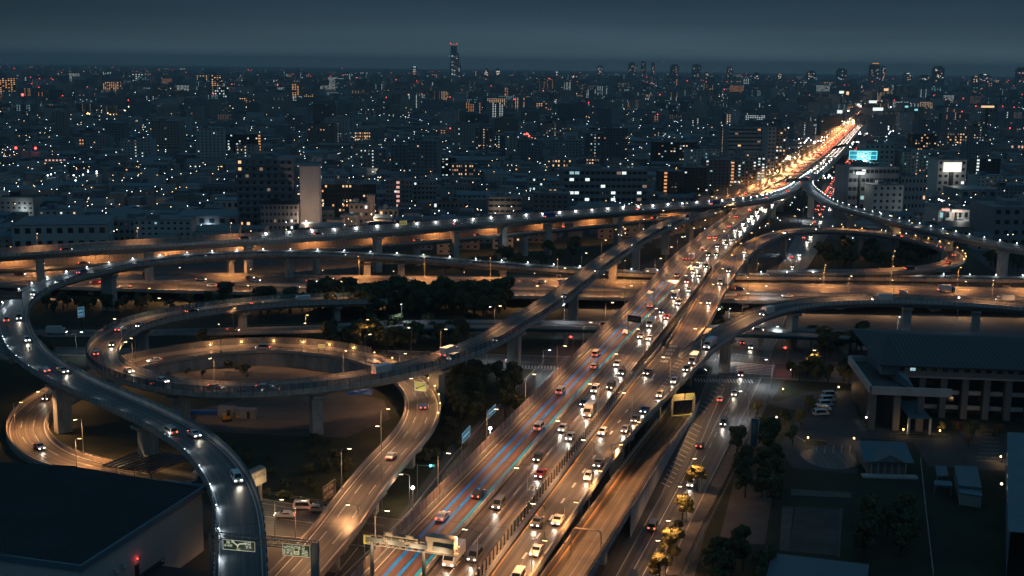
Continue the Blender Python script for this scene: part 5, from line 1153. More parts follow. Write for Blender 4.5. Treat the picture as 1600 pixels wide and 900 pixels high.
# ================================================================== VEHICLES
def car_meshes(kind, colr):
    """side profile (x forward, z up) swept across with tumble-home; length, width by kind"""
    if kind == 'sedan': L_, W_, prof, glass = 4.5, 1.75, [(-2.25, .35), (-2.25, .85), (-1.6, .98), (-1.0, 1.38), (.35, 1.42), (1.05, 1.0), (2.1, .82), (2.25, .6), (2.25, .35)], ((-1.55, -.98, .98, 1.36), (.38, 1.02, 1.40, 1.02))
    elif kind == 'hatch': L_, W_, prof, glass = 3.7, 1.62, [(-1.85, .35), (-1.85, 1.0), (-1.6, 1.5), (.4, 1.56), (1.05, 1.05), (1.75, .88), (1.85, .35)], ((-1.83, -1.62, 1.04, 1.46), (.43, 1.02, 1.54, 1.07))
    elif kind == 'van': L_, W_, prof, glass = 4.7, 1.8, [(-2.35, .35), (-2.35, 1.1), (-2.2, 1.9), (1.2, 1.95), (1.85, 1.15), (2.3, .95), (2.35, .35)], ((-2.33, -2.22, 1.15, 1.8), (1.24, 1.82, 1.92, 1.18))
    elif kind == 'truck': L_, W_, prof, glass = 7.2, 2.1, [(2.0, .5), (2.0, 2.3), (2.9, 2.35), (3.5, 1.5), (3.6, .5)], ((2.02, 2.04, 1.5, 2.2), (2.93, 3.47, 2.3, 1.55))
    elif kind == 'bus': L_, W_, prof, glass = 11, 2.4, [(-5.5, .4), (-5.5, 3.0), (5.2, 3.0), (5.5, 1.2), (5.5, .4)], ((-5.52, -5.5, 1.6, 2.6), (5.24, 5.49, 2.85, 1.3))
    mb = MB(); hw = W_ / 2
    def yw(z): return hw * (1 - max(0, z - 1.0) * (.16 if kind in ('sedan', 'hatch', 'van') else .02))
    n = len(prof)
    for i in range(n):
        (x0, z0), (x1, z1) = prof[i], prof[(i + 1) % n]; mb.quad((x0, -yw(z0), z0), (x0, yw(z0), z0), (x1, yw(z1), z1), (x1, -yw(z1), z1))
    mb.poly([(x, -yw(z), z) for x, z in prof]); mb.poly([(x, yw(z), z) for x, z in prof[::-1]])
    body = mb.mesh('body', 'car_' + colr)
    gm = MB()
    (rx0, rx1, rz0, rz1), (fx0, fx1, fz0, fz1) = glass
    for (a, b, c, d) in ((rx0, rx1, rz0, rz1), (fx0, fx1, fz0, fz1)):
        s_ = -1 if a < 0 else 1; e = .02 * s_
        gm.quad((a + e, -yw(c) * .86, c + .015), (a + e, yw(c) * .86, c + .015), (b + e, yw(d) * .86, d + .015), (b + e, -yw(d) * .86, d + .015))
    if kind != 'truck':
        z0 = 1.02 if kind != 'bus' else 1.5; z1 = (prof[3][1] if kind == 'sedan' else prof[2][1]) - .1 if kind != 'bus' else 2.6
        xr, xf = {'sedan': (-1.35, .65), 'hatch': (-1.5, .7), 'van': (-2.0, 1.45), 'bus': (-5.2, 5.0)}[kind]
        for s_ in (-1, 1): gm.quad((xr, s_ * (yw(z0) + .012), z0), (xf, s_ * (yw(z0) + .012), z0), (xf - (.45 if kind != 'bus' else 0), s_ * (yw(z1) + .012), z1), (xr + (.3 if kind != 'bus' else 0), s_ * (yw(z1) + .012), z1))
    glassm = gm.mesh('window_glass', 'car_glass')
    wb = L_ * .31 if kind != 'truck' else 2.7; wr = .31 if kind in ('sedan', 'hatch', 'van') else .44
    ww = MB(); ww.tube((0, -.1, 0), (0, .1, 0), wr, wr, 14); tyre = ww.mesh('wheel', 'rubber'); ww = MB(); ww.tube((0, -.12, 0), (0, .12, 0), wr * .55, wr * .55, 10); rim = ww.mesh('rim', 'rim')
    hz = {'sedan': .66, 'hatch': .72, 'van': .78, 'truck': .8, 'bus': .85}[kind]
    xf = max(p[0] for p in prof); xr = min(p[0] for p in prof) if kind != 'truck' else -3.6
    hm = MB(); hm.box(-.05, .05, -.17, .17, -.09, .09); tm = MB(); tm.box(-.05, .05, -.14, .14, -.12, .12)
    box = None
    if kind == 'truck': bm = MB(); bm.box(-3.6, 1.85, -1.12, 1.12, .75, 3.0); bm.box(-3.5, 2.0, -.4, .4, .5, .75); box = bm.mesh('cargo_box', 'car_white')
    return dict(body=body, glass=glassm, tyre=tyre, rim=rim, head=hm.mesh('headlight', 'head_lamp'), tail=tm.mesh('tail_light', 'tail_lamp'), box=box, wb=wb, wr=wr, hz=hz, xf=xf, xr=xr, hw=hw)
CM = {}; PROTO = {}
def vehicle(p, ang, kind, colr, label, cat, group=None, lit=True, parts=True, beam=True):
    k = (kind, colr)
    if k not in CM: CM[k] = car_meshes(kind, colr)
    c = CM[k]; nm = {'sedan': 'car', 'hatch': 'car', 'van': 'van', 'truck': 'truck', 'bus': 'bus'}[kind]
    if parts:
        r = thing(nm, label, cat, p, ang, group); ob('body', c['body'], r); ob('window_glass', c['glass'], r)
        if c['box']: ob('cargo_box', c['box'], r)
        for sx in (-1, 1):
            for sy in (-1, 1): wl = ob('wheel', c['tyre'], r, (sx * c['wb'], sy * (c['hw'] - .12), c['wr'])); ob('rim', c['rim'], wl)
        for sy in (-1, 1):
            a = ob('headlight', c['head'], r, (c['xf'] + .01, sy * (c['hw'] - .3), c['hz'])); b = ob('tail_light', c['tail'], r, (c['xr'] - .01, sy * (c['hw'] - .25), c['hz'] + .12))
            if not lit: a.data = UNLIT[0]; b.data = UNLIT[1]
    else:
        key = ('far',) + k
        if key not in CM:
            mb = MB(); me = c['body']
            for f in me.polygons: mb.poly([me.vertices[i].co for i in f.vertices], 0)
            for f in c['glass'].polygons: mb.poly([c['glass'].vertices[i].co for i in f.vertices], 1)
            if c['box']:
                for f in c['box'].polygons: mb.poly([c['box'].vertices[i].co for i in f.vertices], 0)
            for sy in (-1, 1):
                y = sy * (c['hw'] - .3); mb.box(c['xf'] - .05, c['xf'] + .08, y - .24, y + .24, c['hz'] - .16, c['hz'] + .16, 2); mb.box(c['xr'] - .08, c['xr'] + .05, y - .24, y + .24, c['hz'], c['hz'] + .28, 3)
            CM[key] = mb.mesh('car', ['car_' + colr, 'car_glass', 'head_lamp', 'tail_lamp'])
        r = ob(nm, CM[key], None, p, ang); tag(r, label, cat, group)
    if lit and beam: light('SPOT', (c['xf'] + .15, 0, c['hz'] + .05), 380 if parts else 1000, (1, .86, .68), r, .2, 75, 1, (1, 0, -.07), 'headlight_beam')
    return r
hm = MB(); hm.box(-.05, .05, -.17, .17, -.09, .09); tm = MB(); tm.box(-.05, .05, -.14, .14, -.12, .12); UNLIT = (hm.mesh('headlight', 'rim'), tm.mesh('tail_light', 'car_red'))
COLS = ['white'] * 5 + ['silver'] * 4 + ['black'] * 3 + ['grey'] * 3 + ['blue', 'red', 'beige']
KINDN = {'sedan': 'saloon car', 'hatch': 'small hatchback car', 'van': 'tall van', 'truck': 'box truck', 'bus': 'coach'}
NV = [0]
def traffic(P, off, sign, a, b, gap, where, group, pv=(.42, .28, .16, .13, .01), beam=True, zoff=.02):
    d = a + rnd.uniform(0, gap * .5); i = 0
    while d < b:
        kind = rnd.choices(['sedan', 'hatch', 'van', 'truck', 'bus'], pv)[0]; colr = rnd.choice(COLS if kind not in ('truck', 'bus') else ['white', 'white', 'silver', 'blue', 'beige'])
        p, t = P.at(d, off(P, d) if callable(off) else off, zoff); ang = math.atan2(t.y, t.x) + (0 if sign > 0 else math.pi)
        v, dz = P.at(min(P.len, d + 4)), P.at(max(0, d - 4))
        r = vehicle(p, ang, kind, colr, '%s %s, %s %s' % (colr, KINDN[kind], nth(i), where), KINDN[kind].split()[-1] if kind != 'truck' else 'truck', group, True, p.length < 640, beam)
        d += gap * rnd.choice([.6, .8, 1, 1, 1.3, 1.7]) + (5 if kind in ('truck', 'bus') else 0); i += 1; NV[0] += 1
f_ = lambda k: (lambda P, d: P.width(d) * k)
traffic(M_, f_(.145), -1, 8, 1050, 24, 'in the inner oncoming lane of the main line', 'oncoming main line traffic')
traffic(M_, f_(.31), -1, 12, 1050, 28, 'in the outer oncoming lane of the main line', 'oncoming main line traffic')
traffic(M_, f_(-.145), 1, 30, 1000, 50, 'heading away in the inner striped lane', 'departing main line traffic')
traffic(M_, f_(-.29), 1, 20, 1000, 58, 'heading away in the outer striped lane', 'departing main line traffic')
traffic(MR, lambda P, d: P.width(d) / 2 - 2.1, -1, 5, MR.len, 16, 'in the outer lane of the merging ramp', 'merging ramp traffic')
traffic(MR, lambda P, d: -P.width(d) / 2 + 2.4, -1, 20, MR.len, 48, 'in the inner lane of the merging ramp', 'merging ramp traffic')
traffic(R1, 1.2, -1, 10, R1.len - 20, 36, 'on the curved ramp above the museum', 'curved ramp traffic')
traffic(R2, 1.2, -1, 60, R2.len - 40, 45, 'on the loop round the dark trees', 'right loop traffic')
traffic(L1, 1.9, -1, 60, 560, 42, 'coming down the S ramp', 'S ramp traffic')
traffic(L1, -1.9, 1, 70, 420, 70, 'climbing the S ramp', 'S ramp traffic')
traffic(L1, 0, -1, 600, L1.len - 20, 70, 'on the long flat stretch of the S ramp', 'S ramp traffic')
traffic(D1, -1.9, 1, 60, D1.len - 10, 46, 'descending the spiral ramp', 'spiral ramp traffic')
traffic(D1, 2.0, -1, D1.len - 300, D1.len - 20, 24, 'rounding the inner loop toward us', 'spiral ramp traffic')
traffic(E1, 0, 1, 60, E1.len - 20, 46, 'on the amber lower loop', 'lower loop traffic')
traffic(U1, 0, 1, 40, U1.len - 20, 60, 'on the upper crossing ramp', 'upper ramp traffic')
traffic(U2, 0, 1, 20, U2.len - 20, 60, 'on the lit carriageway beneath the upper ramp', 'lower carriageway traffic')
for o, s_, g_, w_ in ((-14, 1, 60, 'in the farthest lane of the cross expressway'), (-7.3, 1, 42, 'in the inner far lane of the cross expressway'), (7.3, -1, 40, 'in the inner near lane of the cross expressway'), (14, -1, 60, 'in the nearest lane of the cross expressway')): traffic(K_, o, s_, 10, K_.len, g_, w_, 'cross expressway traffic')
traffic(B_, 0, 1, 20, B_.len - 10, 55, 'on the blue girder bridge', 'girder bridge traffic')
traffic(G_, 0, 1, 10, G_.len, 60, 'on the slip road behind the loops', 'slip road traffic')
AVP = Path([(1000, 930, .09, 8), (1020, 860, .09, 8), (1068, 760, .09, 8), (1110, 690, .09, 8), (1138, 620, .09, 8), (1160, 560, .09, 8), (1190, 490, .09, 8), (1226, 430, .09, 8), (1262, 372, .09, 8), (1290, 330, .09, 8)], step=4, smooth=1)
traffic(AVP, -2.0, 1, 6, AVP.len - 20, 48, 'driving away up the avenue', 'avenue traffic')
traffic(AVP, 1.6, -1, 60, AVP.len - 20, 42, 'coming down the avenue', 'avenue traffic')
for i, (x, y, a, k, c, lab) in enumerate([(475, 795, 0.0, 'van', 'white', 'white van waiting at the toll street beside the pillar'), (497, 799, -.05, 'hatch', 'silver', 'silver hatchback with bright headlights behind the white toll van'), (445, 808, math.pi, 'sedan', 'white', 'white saloon driving left on the service street'), (1092, 581, .1, 'sedan', 'blue', 'dark blue saloon waiting at the crosswalk left end'), (1262, 583, math.pi, 'bus', 'blue', 'blue coach on the cross street by the museum'), (800, 566, 0, 'sedan', 'white', 'white saloon on the dark crossing left of the main line')]):
    vehicle(at(x, y, .08), a, k, c, lab, 'car', None)
for i in range(5):
    vehicle(at(1296 - i * 3.4, 620 + i * 7.2), R(12), 'van', 'white', 'parked white van in the museum car park, %s from the top' % nth(i), 'van', 'vans parked at the museum', False)
vehicle(at(31, 741), R(-18), 'hatch', 'white', 'white parked hatchback outside the lower loop retaining wall', 'car', None, False)
vehicle(at(312, 742), R(60), 'sedan', 'white', 'white car half hidden between warehouse corner and S ramp', 'car', None, False)
def distant_traffic():
    g = random.Random(5); mb = MB(); mats = ['car_white', 'car_silver', 'car_black', 'car_glass', 'head_lamp', 'tail_lamp']
    def one(P, d, off, sign):
        p, t = P.at(d, off, .02); t = t * sign; r = Vector((t.y, -t.x, 0)); M = Matrix(((t.x, r.x, 0, p.x), (t.y, r.y, 0, p.y), (0, 0, 1, p.z), (0, 0, 0, 1)))
        c = g.randrange(3); tall = g.random() < .2; h = 2.8 if tall else .85; L2 = 3.4 if tall else 2.2
        mb.box(-L2, L2, -.85, .85, .3, h, c, M)
        if not tall: mb.box(-1.4, .9, -.7, .7, .85, 1.4, 3, M)
        for y in (-.6, .6): mb.box(L2 - .02, L2 + .1, y - .22, y + .22, .5, .85, 4, M); mb.box(-L2 - .1, -L2 + .02, y - .22, y + .22, .55, .95, 5, M)
    for P, a, b, offs in ((M_, 1080, M_.len - 20, ((.10, -1), (.22, -1), (.34, -1), (-.10, 1), (-.22, 1), (-.34, 1))), (AV2, 5, AV2.len, ((-.3, 1), (-.1, 1), (.12, -1), (.32, -1)))):
        for k, sg in offs:
            d = a
            while d < b: one(P, d, P.width(d) * k, sg); d += g.uniform(8, 24) * (1 if sg < 0 else 1.3)
    tag(mb.build('distant_traffic', mats), 'dense stream of tiny cars toward the horizon bend of the expressway', 'traffic', kind='stuff')
AV2 = Path([(1290, 330, .1, 22), (1304, 300, .1, 22), (1322, 270, .1, 22), (1340, 243, .1, 22), (1356, 218, .1, 24), (1366, 200, .1, 24)], step=8, smooth=1)
distant_traffic()
#PART4
# ================================================================== GANTRIES, SIGNS, SIGNALS
def truss(mb, a, b, w_=1.0, h=1.3, n=10):
    a = Vector(a); b = Vector(b); d = (b - a).normalized(); s_ = Vector((-d.y, d.x, 0)) * w_ / 2
    C = [(s_, 0), (-s_, 0), (s_, h), (-s_, h)]
    for o, z in C: mb.tube(a + o + Vector((0, 0, z)), b + o + Vector((0, 0, z)), .09, .09, 5)
    for k in range(n):
        p, q = a.lerp(b, k / n), a.lerp(b, (k + 1) / n); up = Vector((0, 0, h))
        for o in (s_, -s_): mb.tube(p + o, q + o + up, .05, .05, 4, cap=False); mb.tube(p + o, p + o + up, .05, .05, 4, cap=False)
        mb.tube(p + s_ + up, p - s_ + up, .05, .05, 4, cap=False)
def glyphs(mb, M, x0, z0, s, n, seed, y=-.08):
    """little character-like strokes, illegible at this distance as in the photograph"""
    g = random.Random(seed)
    for k in range(n):
        x = x0 + k * s * 1.15
        for z in sorted(g.sample([0, .22, .44, .66, .88], 3)): mb.box(x, x + s * .92, y - .02, y, z0 + z * s, z0 + z * s + s * .12, 0, M)
        for xx in g.sample([0, .4, .8], 2): mb.box(x + xx * s, x + xx * s + s * .12, y - .02, y, z0, z0 + s, 0, M)
def signboard(root, name, M, x0, x1, z0, z1, m, glyph_m=None, rows=((.2, .5),), seed=1, arrow=None):
    mb = MB(); mb.box(x0, x1, -.06, .06, z0, z1, 0, M); b = mb.build(name, m, root)
    mb = MB()
    for e in ((x0, x1, z0, z0 + .08), (x0, x1, z1 - .08, z1), (x0, x0 + .08, z0 + .08, z1 - .08), (x1 - .08, x1, z0 + .08, z1 - .08)): mb.box(e[0], e[1], -.085, -.06, e[2], e[3], 0, M)
    mb.build('border', glyph_m or 'sign_white', b)
    if glyph_m:
        mb = MB()
        for (fx0, fx1, fz, s) in rows:
            L_ = (x1 - x0); n = max(1, int((fx1 - fx0) * L_ / (s * 1.15))); glyphs(mb, M, x0 + fx0 * L_, z0 + fz * (z1 - z0), s, n, seed + int(fz * 100 + fx0 * 10))
        if arrow:
            ax = x0 + arrow * (x1 - x0); z = z0 + (z1 - z0) * .3; hh = (z1 - z0) * .5
            def st(p, q, w_=.13):
                p = Vector((p[0], -.09, p[1])); q = Vector((q[0], -.09, q[1])); d = (q - p).normalized(); r = Vector((d.z, 0, -d.x)) * w_
                mb.quad(*[M @ v for v in (p - r, p + r, q + r, q - r)])
            st((ax, z), (ax, z + hh * .4)); st((ax, z + hh * .4), (ax - .8, z + hh)); st((ax, z + hh * .4), (ax + .35, z + hh * .75)); st((ax + .35, z + hh * .75), (ax + 1.3, z + hh * .9))
            for (tx, tz, dx, dz) in ((ax - .8, z + hh, -.5, .8), (ax + 1.3, z + hh * .9, .9, .1)):
                d = Vector((dx, 0, dz)).normalized(); r = Vector((d.z, 0, -d.x)) * .32; t_ = Vector((tx, -.09, tz)); mb.tri(*[M @ v for v in (t_ - r, t_ + r, t_ + d * .55)])
        mb.build('lettering', glyph_m, b)
    return b
def shift(root):  # things built in world coordinates under an empty at the origin get their origin at their base
    return root
def gantry_s():
    p0, p1 = at(333, 844, 19.6), at(492, 858, 19.6); p0.z = p1.z = 0
    root = thing('sign_gantry', 'long truss gantry over the S ramp foot, green Y-fork sign and amber-lit sign', 'gantry')
    z = 19.6
    for p in (p0, p1):
        mb = MB()
        for dx in (-.55, .55):
            for dy in (-.5, .5): mb.tube(p + Vector((dx, dy, 0)), p + Vector((dx, dy, z + 1.3)), .12, .12, 6)
        k = 0
        while k < z: mb.tube(p + Vector((-.55, -.5, k)), p + Vector((.55, -.5, k + 1.2)), .05, .05, 4, cap=False); mb.tube(p + Vector((.55, -.5, k)), p + Vector((-.55, -.5, k + 1.2)), .05, .05, 4, cap=False); k += 1.2
        if p is p1: mb.box(p.x - .6, p.x + .6, p.y - .55, p.y - .5, 0, z + 1.3)
        mb.build('post', 'wall_warm' if p is p1 else 'steel_grey', root)
    mb = MB(); truss(mb, p0 + Vector((0, 0, z)), p1 + Vector((0, 0, z)), 1.0, 1.3, 16); mb.build('truss', 'steel_grey', root)
    M = frame(p0 + Vector((0, -.8, 0)), p1 + Vector((0, -.8, 0))); L_ = (p1 - p0).length; s = L_ / 164.0
    signboard(root, 'sign_panel', M, 18 * s, 70 * s, z - 1.1, z + .7, 'sign_green', 'sign_white', ((.05, .35, .3, .45), (.72, .95, .3, .45), (.12, .3, .62, .7), (.76, .93, .62, .7), (.43, .57, .06, .3)), 3, .46)
    signboard(root, 'sign_panel', M, 114 * s, 158 * s, z - 1.2, z + .9, 'sign_green', 'sign_white', ((.03, .4, .1, .5), (.03, .4, .32, .5), (.7, .97, .1, .5), (.7, .97, .32, .5), (.05, .95, .62, .55), (.4, .62, .15, 1.1)), 9)
    light('SPOT', M @ Vector((45 * s, -4, z - 3)), 300, (1, .95, .75), root, .2, 110, 1, Vector((0, 1, .55)), 'sign_light'); light('SPOT', M @ Vector((137 * s, -4, z - 3)), 400, (1, .8, .4), root, .2, 110, 1, Vector((0, 1, .55)), 'sign_light')
gantry_s()
def gantry_m():
    a, b = at(577, 848, 18), at(716, 868, 18)
    root = thing('sign_gantry', 'warm-lit box gantry with pale sign boards cutting across the blue lane stripes', 'gantry')
    mb = MB(); truss(mb, a, b, 1.2, 1.2, 14); mb.build('truss', 'wall_warm', root)
    M = frame(a, b); L_ = (b - a).length
    signboard(root, 'sign_panel', M, L_ * .16, L_ * .56, .6, 2.4, 'sign_board', 'steel_dark', ((.05, .5, .3, .6), (.6, .95, .3, .5)), 4)
    mb = MB(); mb.box(L_ * .66, L_ * .97, -.9, .9, .3, 3.0, 0, M); mb.build('sign_box', 'sign_board', root)
    mb = MB()
    for x in (.0, .25, .5, .75): mb.box(L_ * x, L_ * x + 3.2, -1.5, -1.42, .9, 1.7, 0, M)
    mb.build('walkway_rail', 'steel_grey', root)
    p = M @ Vector((L_ * .62, 0, 0)); mb = MB(); mb.tube((p.x, p.y, 12), (p.x, p.y, 18), .35, .3, 10); mb.build('post', 'steel_grey', root)
    p = M @ Vector((.5, 0, 0)); mb = MB(); mb.tube((p.x, p.y, 0), (p.x, p.y, 18), .4, .35, 10); mb.build('post', 'steel_grey', root)
    for x in (.2, .5, .8): light('SPOT', M @ Vector((L_ * x, -4.5, -1.2)), 1500, (1, .72, .40), root, .3, 120, 1, Vector((0, 1, .5)), 'sign_light')
gantry_m()
def board_on_posts(name, label, a, b, z0, z1, m, gm, rows=((.08, .92, .3, .5),), seed=2, base=0, cat='sign', posts=True, arrow=None, lamp=None):
    root = thing(name, label, cat); M = frame(Vector((a.x, a.y, 0)), Vector((b.x, b.y, 0))); L_ = math.hypot(b.x - a.x, b.y - a.y)
    signboard(root, 'sign_panel', M, 0, L_, z0, z1, m, gm, rows, seed, arrow)
    if posts:
        for x in (.2, L_ - .2): mb = MB(); q = M @ Vector((x, .18, 0)); mb.tube((q.x, q.y, base), (q.x, q.y, z1), .1, .1, 7); mb.build('post', 'steel_grey', root)
    if lamp: light('SPOT', M @ Vector((L_ / 2, -3, z0 - 1.5)), lamp, (1, .85, .6), root, .2, 120, 1, Vector((0, 1, .6)), 'sign_light')
    return root
board_on_posts('direction_sign', 'yellow-green sign with a black figure on a post, left end of the stripe gantry', at(572, 866), at(584, 866), top_z(578, 866, at(578, 866)) + 3.2, 6.8, 'sign_yellow', 'steel_dark', ((.35, .7, .15, .9),), 5) if False else None
a, b = at(568, 888), at(580, 889); board_on_posts('warning_sign', 'small yellow-green sign with dark bell-shaped mark on a tall post', a, b, 5.2, 7.2, 'sign_yellow', 'steel_dark', ((.3, .6, .2, .7),), 5, lamp=200)
a, b = at(505, 812), at(524, 798); board_on_posts('notice_board', 'pale lattice-lettered board seen half edge-on beside the toll street', a, b, 4.2, 7.6, 'steel_dark', 'sign_board', ((.08, .95, .55, 1.0), (.08, .95, .12, 1.0)), 6, lamp=300)
a, b = at(648, 619, 6.2), at(666, 621, 6.2); r_ = board_on_posts('lane_sign', 'glowing yellow sign with a black slanting arrow standing on the lower loop', a, b, 8.0, 10.6, 'sign_green_lit', None, base=6.2, lamp=500)
mb = MB(); M = frame(Vector((a.x, a.y, 0)), Vector((b.x, b.y, 0))); L_ = math.hypot(b.x - a.x, b.y - a.y); mb.quad(*[M @ Vector(q) for q in ((.5, -.09, 8.7), (.6, -.09, 8.45), (L_ - .4, -.09, 9.7), (L_ - .4, -.09, 9.95))]); mb.tri(*[M @ Vector(q) for q in ((.2, -.09, 8.4), (1.0, -.09, 8.4), (.7, -.09, 9.0))]); mb.build('arrow', 'steel_dark', r_)
a, b = at(500, 552), at(507, 552)
board_on_posts('lane_sign', 'tiny glowing yellow panel on the parapet of the lower loop', at(497, 549, 5), at(508, 549, 5), 6.3, 7.4, 'sign_green_lit', None, base=5)
a, b = at(722, 726), at(734, 712); board_on_posts('road_sign', 'dark blue sign board hanging over the side street fence', a, b, 5.6, 8.2, 'sign_blue', 'sign_white', ((.1, .9, .4, .5),), 8)
a, b = at(762, 682), at(774, 670); board_on_posts('road_sign', 'blue sign board above the bright white flood lamp by the noise wall', a, b, 5.0, 7.2, 'sign_blue', 'sign_white', ((.1, .9, .4, .5),), 9)
a, b = at(123, 519), at(133, 517); board_on_posts('road_sign', 'glowing blue direction sign behind the S ramp at left', a, b, 5.5, 9.4, 'sign_blue', 'sign_white', ((.1, .9, .55, .6), (.1, .9, .2, .6)), 10, lamp=120)
a, b = at(-14, 482, 17), at(36, 480, 17); board_on_posts('sign_gantry', 'dark gantry sign spanning the S ramp at the left frame edge', a, b, 19.8, 22.6, 'steel_dark', 'girder_blue', ((.1, .9, .3, .8),), 11, base=17, cat='gantry')
a, b = at(980, 525, 12), at(1001, 528, 12); board_on_posts('sign_gantry', 'cantilever sign gantry over the middle of the main line', a, b, 17.0, 19.2, 'steel_dark', 'steel_grey', ((.1, .9, .3, .8),), 12, base=12, cat='gantry')
a, b = at(1228, 300, 14.5), at(1262, 298, 14.5); board_on_posts('sign_gantry', 'dark gantry where upper ramp and main line meet', a, b, 21.5, 24, 'steel_dark', 'steel_grey', ((.1, .9, .3, .9),), 13, base=14.5, cat='gantry')
a, b = at(1200, 292, 15), at(1222, 288, 15); board_on_posts('sign_gantry', 'amber-lit gantry over the departing lanes beyond the upper ramp', a, b, 21, 23, 'sign_green_lit', 'steel_dark', ((.1, .9, .3, .9),), 14, base=15, cat='gantry')
a, b = at(1300, 244, 15), at(1322, 238, 15); board_on_posts('sign_gantry', 'dark gantry over the far white lanes, nearer of two', a, b, 21.5, 24.5, 'steel_dark', 'steel_grey', ((.1, .9, .3, .9),), 15, base=15, cat='gantry')
a, b = at(624, 366, 20), at(636, 365, 20); board_on_posts('sign_gantry', 'small amber-lit gantry standing on the upper crossing ramp', a, b, 24.2, 26.5, 'sign_green_lit', 'wall_warm', ((.1, .9, .3, .9),), 16, base=20, cat='gantry')
def toll_gate():
    a, b = at(1049, 655), at(1083, 652); root = thing('toll_gate', 'amber-lit gate frame with sign boards at the foot of the entry ramp', 'gate'); M = frame(Vector((a.x, a.y, 0)), Vector((b.x, b.y, 0))); L_ = (b - a).length
    for x in (0, L_): mb = MB(); mb.box(x - .35, x + .35, -.3, .3, .05, 6.2, 0, M); mb.build('post', 'wall_warm', root)
    mb = MB(); truss(mb, M @ Vector((-.3, 0, 5.6)), M @ Vector((L_ + .3, 0, 5.6)), 1.2, 1.0, 6); mb.build('truss', 'wall_warm', root)
    signboard(root, 'sign_panel', M, .2, L_ * .55, 5.4, 7.4, 'sign_board', 'sign_green_lit', ((.08, .9, .2, .4), (.08, .9, .6, .4)), 21)
    signboard(root, 'sign_panel', M, L_ * .6, L_ + .2, 5.4, 7.4, 'sign_green_lit', 'steel_dark', ((.08, .9, .2, .5), (.08, .9, .6, .5)), 22)
    mb = MB(); mb.box(0, L_, -.1, .1, .9, 1.1, 0, M); mb.build('barrier_bar', 'sign_yellow', root)
    light('POINT', M @ Vector((L_ / 2, -3.5, 7.5)), 1000, (1, .62, .22), root, .3)
toll_gate()
def pipe_arch():
    a, b = at(893, 862, 8.2), at(938, 866, 8.2); root = thing('height_limit_arch', 'pale rounded pipe arch across the entry ramp near the frame bottom', 'arch'); h = Vector((0, 0, 4.8)); c = Vector((0, 0, 4.0))
    mb = MB(); k = (b - a) * .12; P = [a, a + c, a + h * .96 + k * .4, a + h + k, b + h - k, b + h * .96 - k * .4, b + c, b]
    for p, q in zip(P, P[1:]): mb.tube(p, q, .16, .16, 8)
    mb.build('pipe', 'wall_warm', root)
pipe_arch()
def canopy():
    P = [at(160, 727, 4.8), at(232, 700, 4.8), at(300, 716, 4.8), at(236, 738, 4.8)]; root = thing('toll_canopy', 'dark slatted toll canopy on thin frame beneath the S ramp', 'canopy')
    mb = MB()
    n = 9
    for k in range(n):
        s0, s1 = k / n, (k + .78) / n; a, b, c, d = P[0].lerp(P[3], s0), P[1].lerp(P[2], s0), P[1].lerp(P[2], s1), P[0].lerp(P[3], s1); up = Vector((0, 0, .12))
        mb.quad(a + up, d + up, c + up, b + up); mb.quad(a, b, c, d); mb.quad(a, a + up, b + up, b); mb.quad(d, c, c + up, d + up)
    mb.build('roof', 'roof_dark', root)
    mb = MB()
    for p, q in ((P[0], P[3]), (P[0], P[1]), (P[1], P[2]), (P[3], P[2])): mb.tube(p - Vector((0, 0, .15)), q - Vector((0, 0, .15)), .12, .12, 6)
    mb.build('frame', 'steel_dark', root)
    for s_ in (0, .33, .66, 1):
        p = P[0].lerp(P[3], s_); mb = MB(); mb.tube((p.x, p.y, .5), (p.x, p.y, 4.7), .12, .12, 7); mb.build('post', 'steel_grey', root)
    p = (P[0] + P[2]) / 2; light('POINT', (p.x - 4, p.y - 3, 3.8), 1300, (1, .6, .25), root, .3)
canopy()
def sign_hut():
    a, b = at(391, 796), at(417, 782); M = frame(Vector((a.x, a.y, 0)), Vector((b.x, b.y, 0))); L_ = (b - a).length; root = thing('toll_sign_tower', 'cream rounded-top sign box raised on legs beside the S ramp', 'sign')
    mb = MB(); mb.box(0, L_, 0, 2.6, 4.6, 7.6, 0, M)
    for k in range(6):
        t0, t1 = math.pi * k / 6, math.pi * (k + 1) / 6; y0, y1, z0, z1 = 1.3 - 1.3 * math.cos(t0), 1.3 - 1.3 * math.cos(t1), 7.6 + .8 * math.sin(t0), 7.6 + .8 * math.sin(t1)
        mb.quad(*[M @ Vector(q) for q in ((0, y0, z0), (L_, y0, z0), (L_, y1, z1), (0, y1, z1))])
    mb.build('box', 'wall_warm', root)
    mb = MB(); glyphs(mb, M, .3, 6.5, .85, int(L_ / 1.05), 31, -.03); mb.build('lettering', 'steel_dark', root)
    for x in (.6, L_ - .6): mb = MB(); mb.box(x - .3, x + .3, 1, 1.6, 0, 4.6, 0, M); mb.build('leg', 'wall_warm', root)
    light('POINT', M @ Vector((L_ * .4, -3, 6)), 700, (1, .72, .35), root, .3)
sign_hut()
def signal(x, y, h, colr, label, arm=-1.2):
    p = at(x, y); root = thing('traffic_signal', label, 'traffic light', p); mb = MB(); mb.tube((0, 0, 0), (0, 0, h + .3), .1, .08, 7); mb.tube((0, 0, h), (arm, 0, h), .06, .06, 6); mb.build('pole', 'steel_grey', root)
    mb = MB(); mb.box(arm - .65, arm + .65, -.15, .1, h - .22, h + .22); hd = mb.build('signal_head', 'steel_dark', root)
    for k, m in enumerate(('lamp_cyan', 'lamp_warm', 'lamp_red')):
        on = (m == colr); mb = MB(); mb.ball((arm - .4 + k * .4, -.17, h), .32 if on else .14, 0); mb.build('lamp', m if on else 'glass_dark', hd)
    light('POINT', (arm, -.8, h), 260, (1, .08, .06) if colr == 'lamp_red' else (.2, 1, .8), root, .2)
signal(1229, 572, 6.5, 'lamp_red', 'red signal glowing beside the round pier at the crossing')
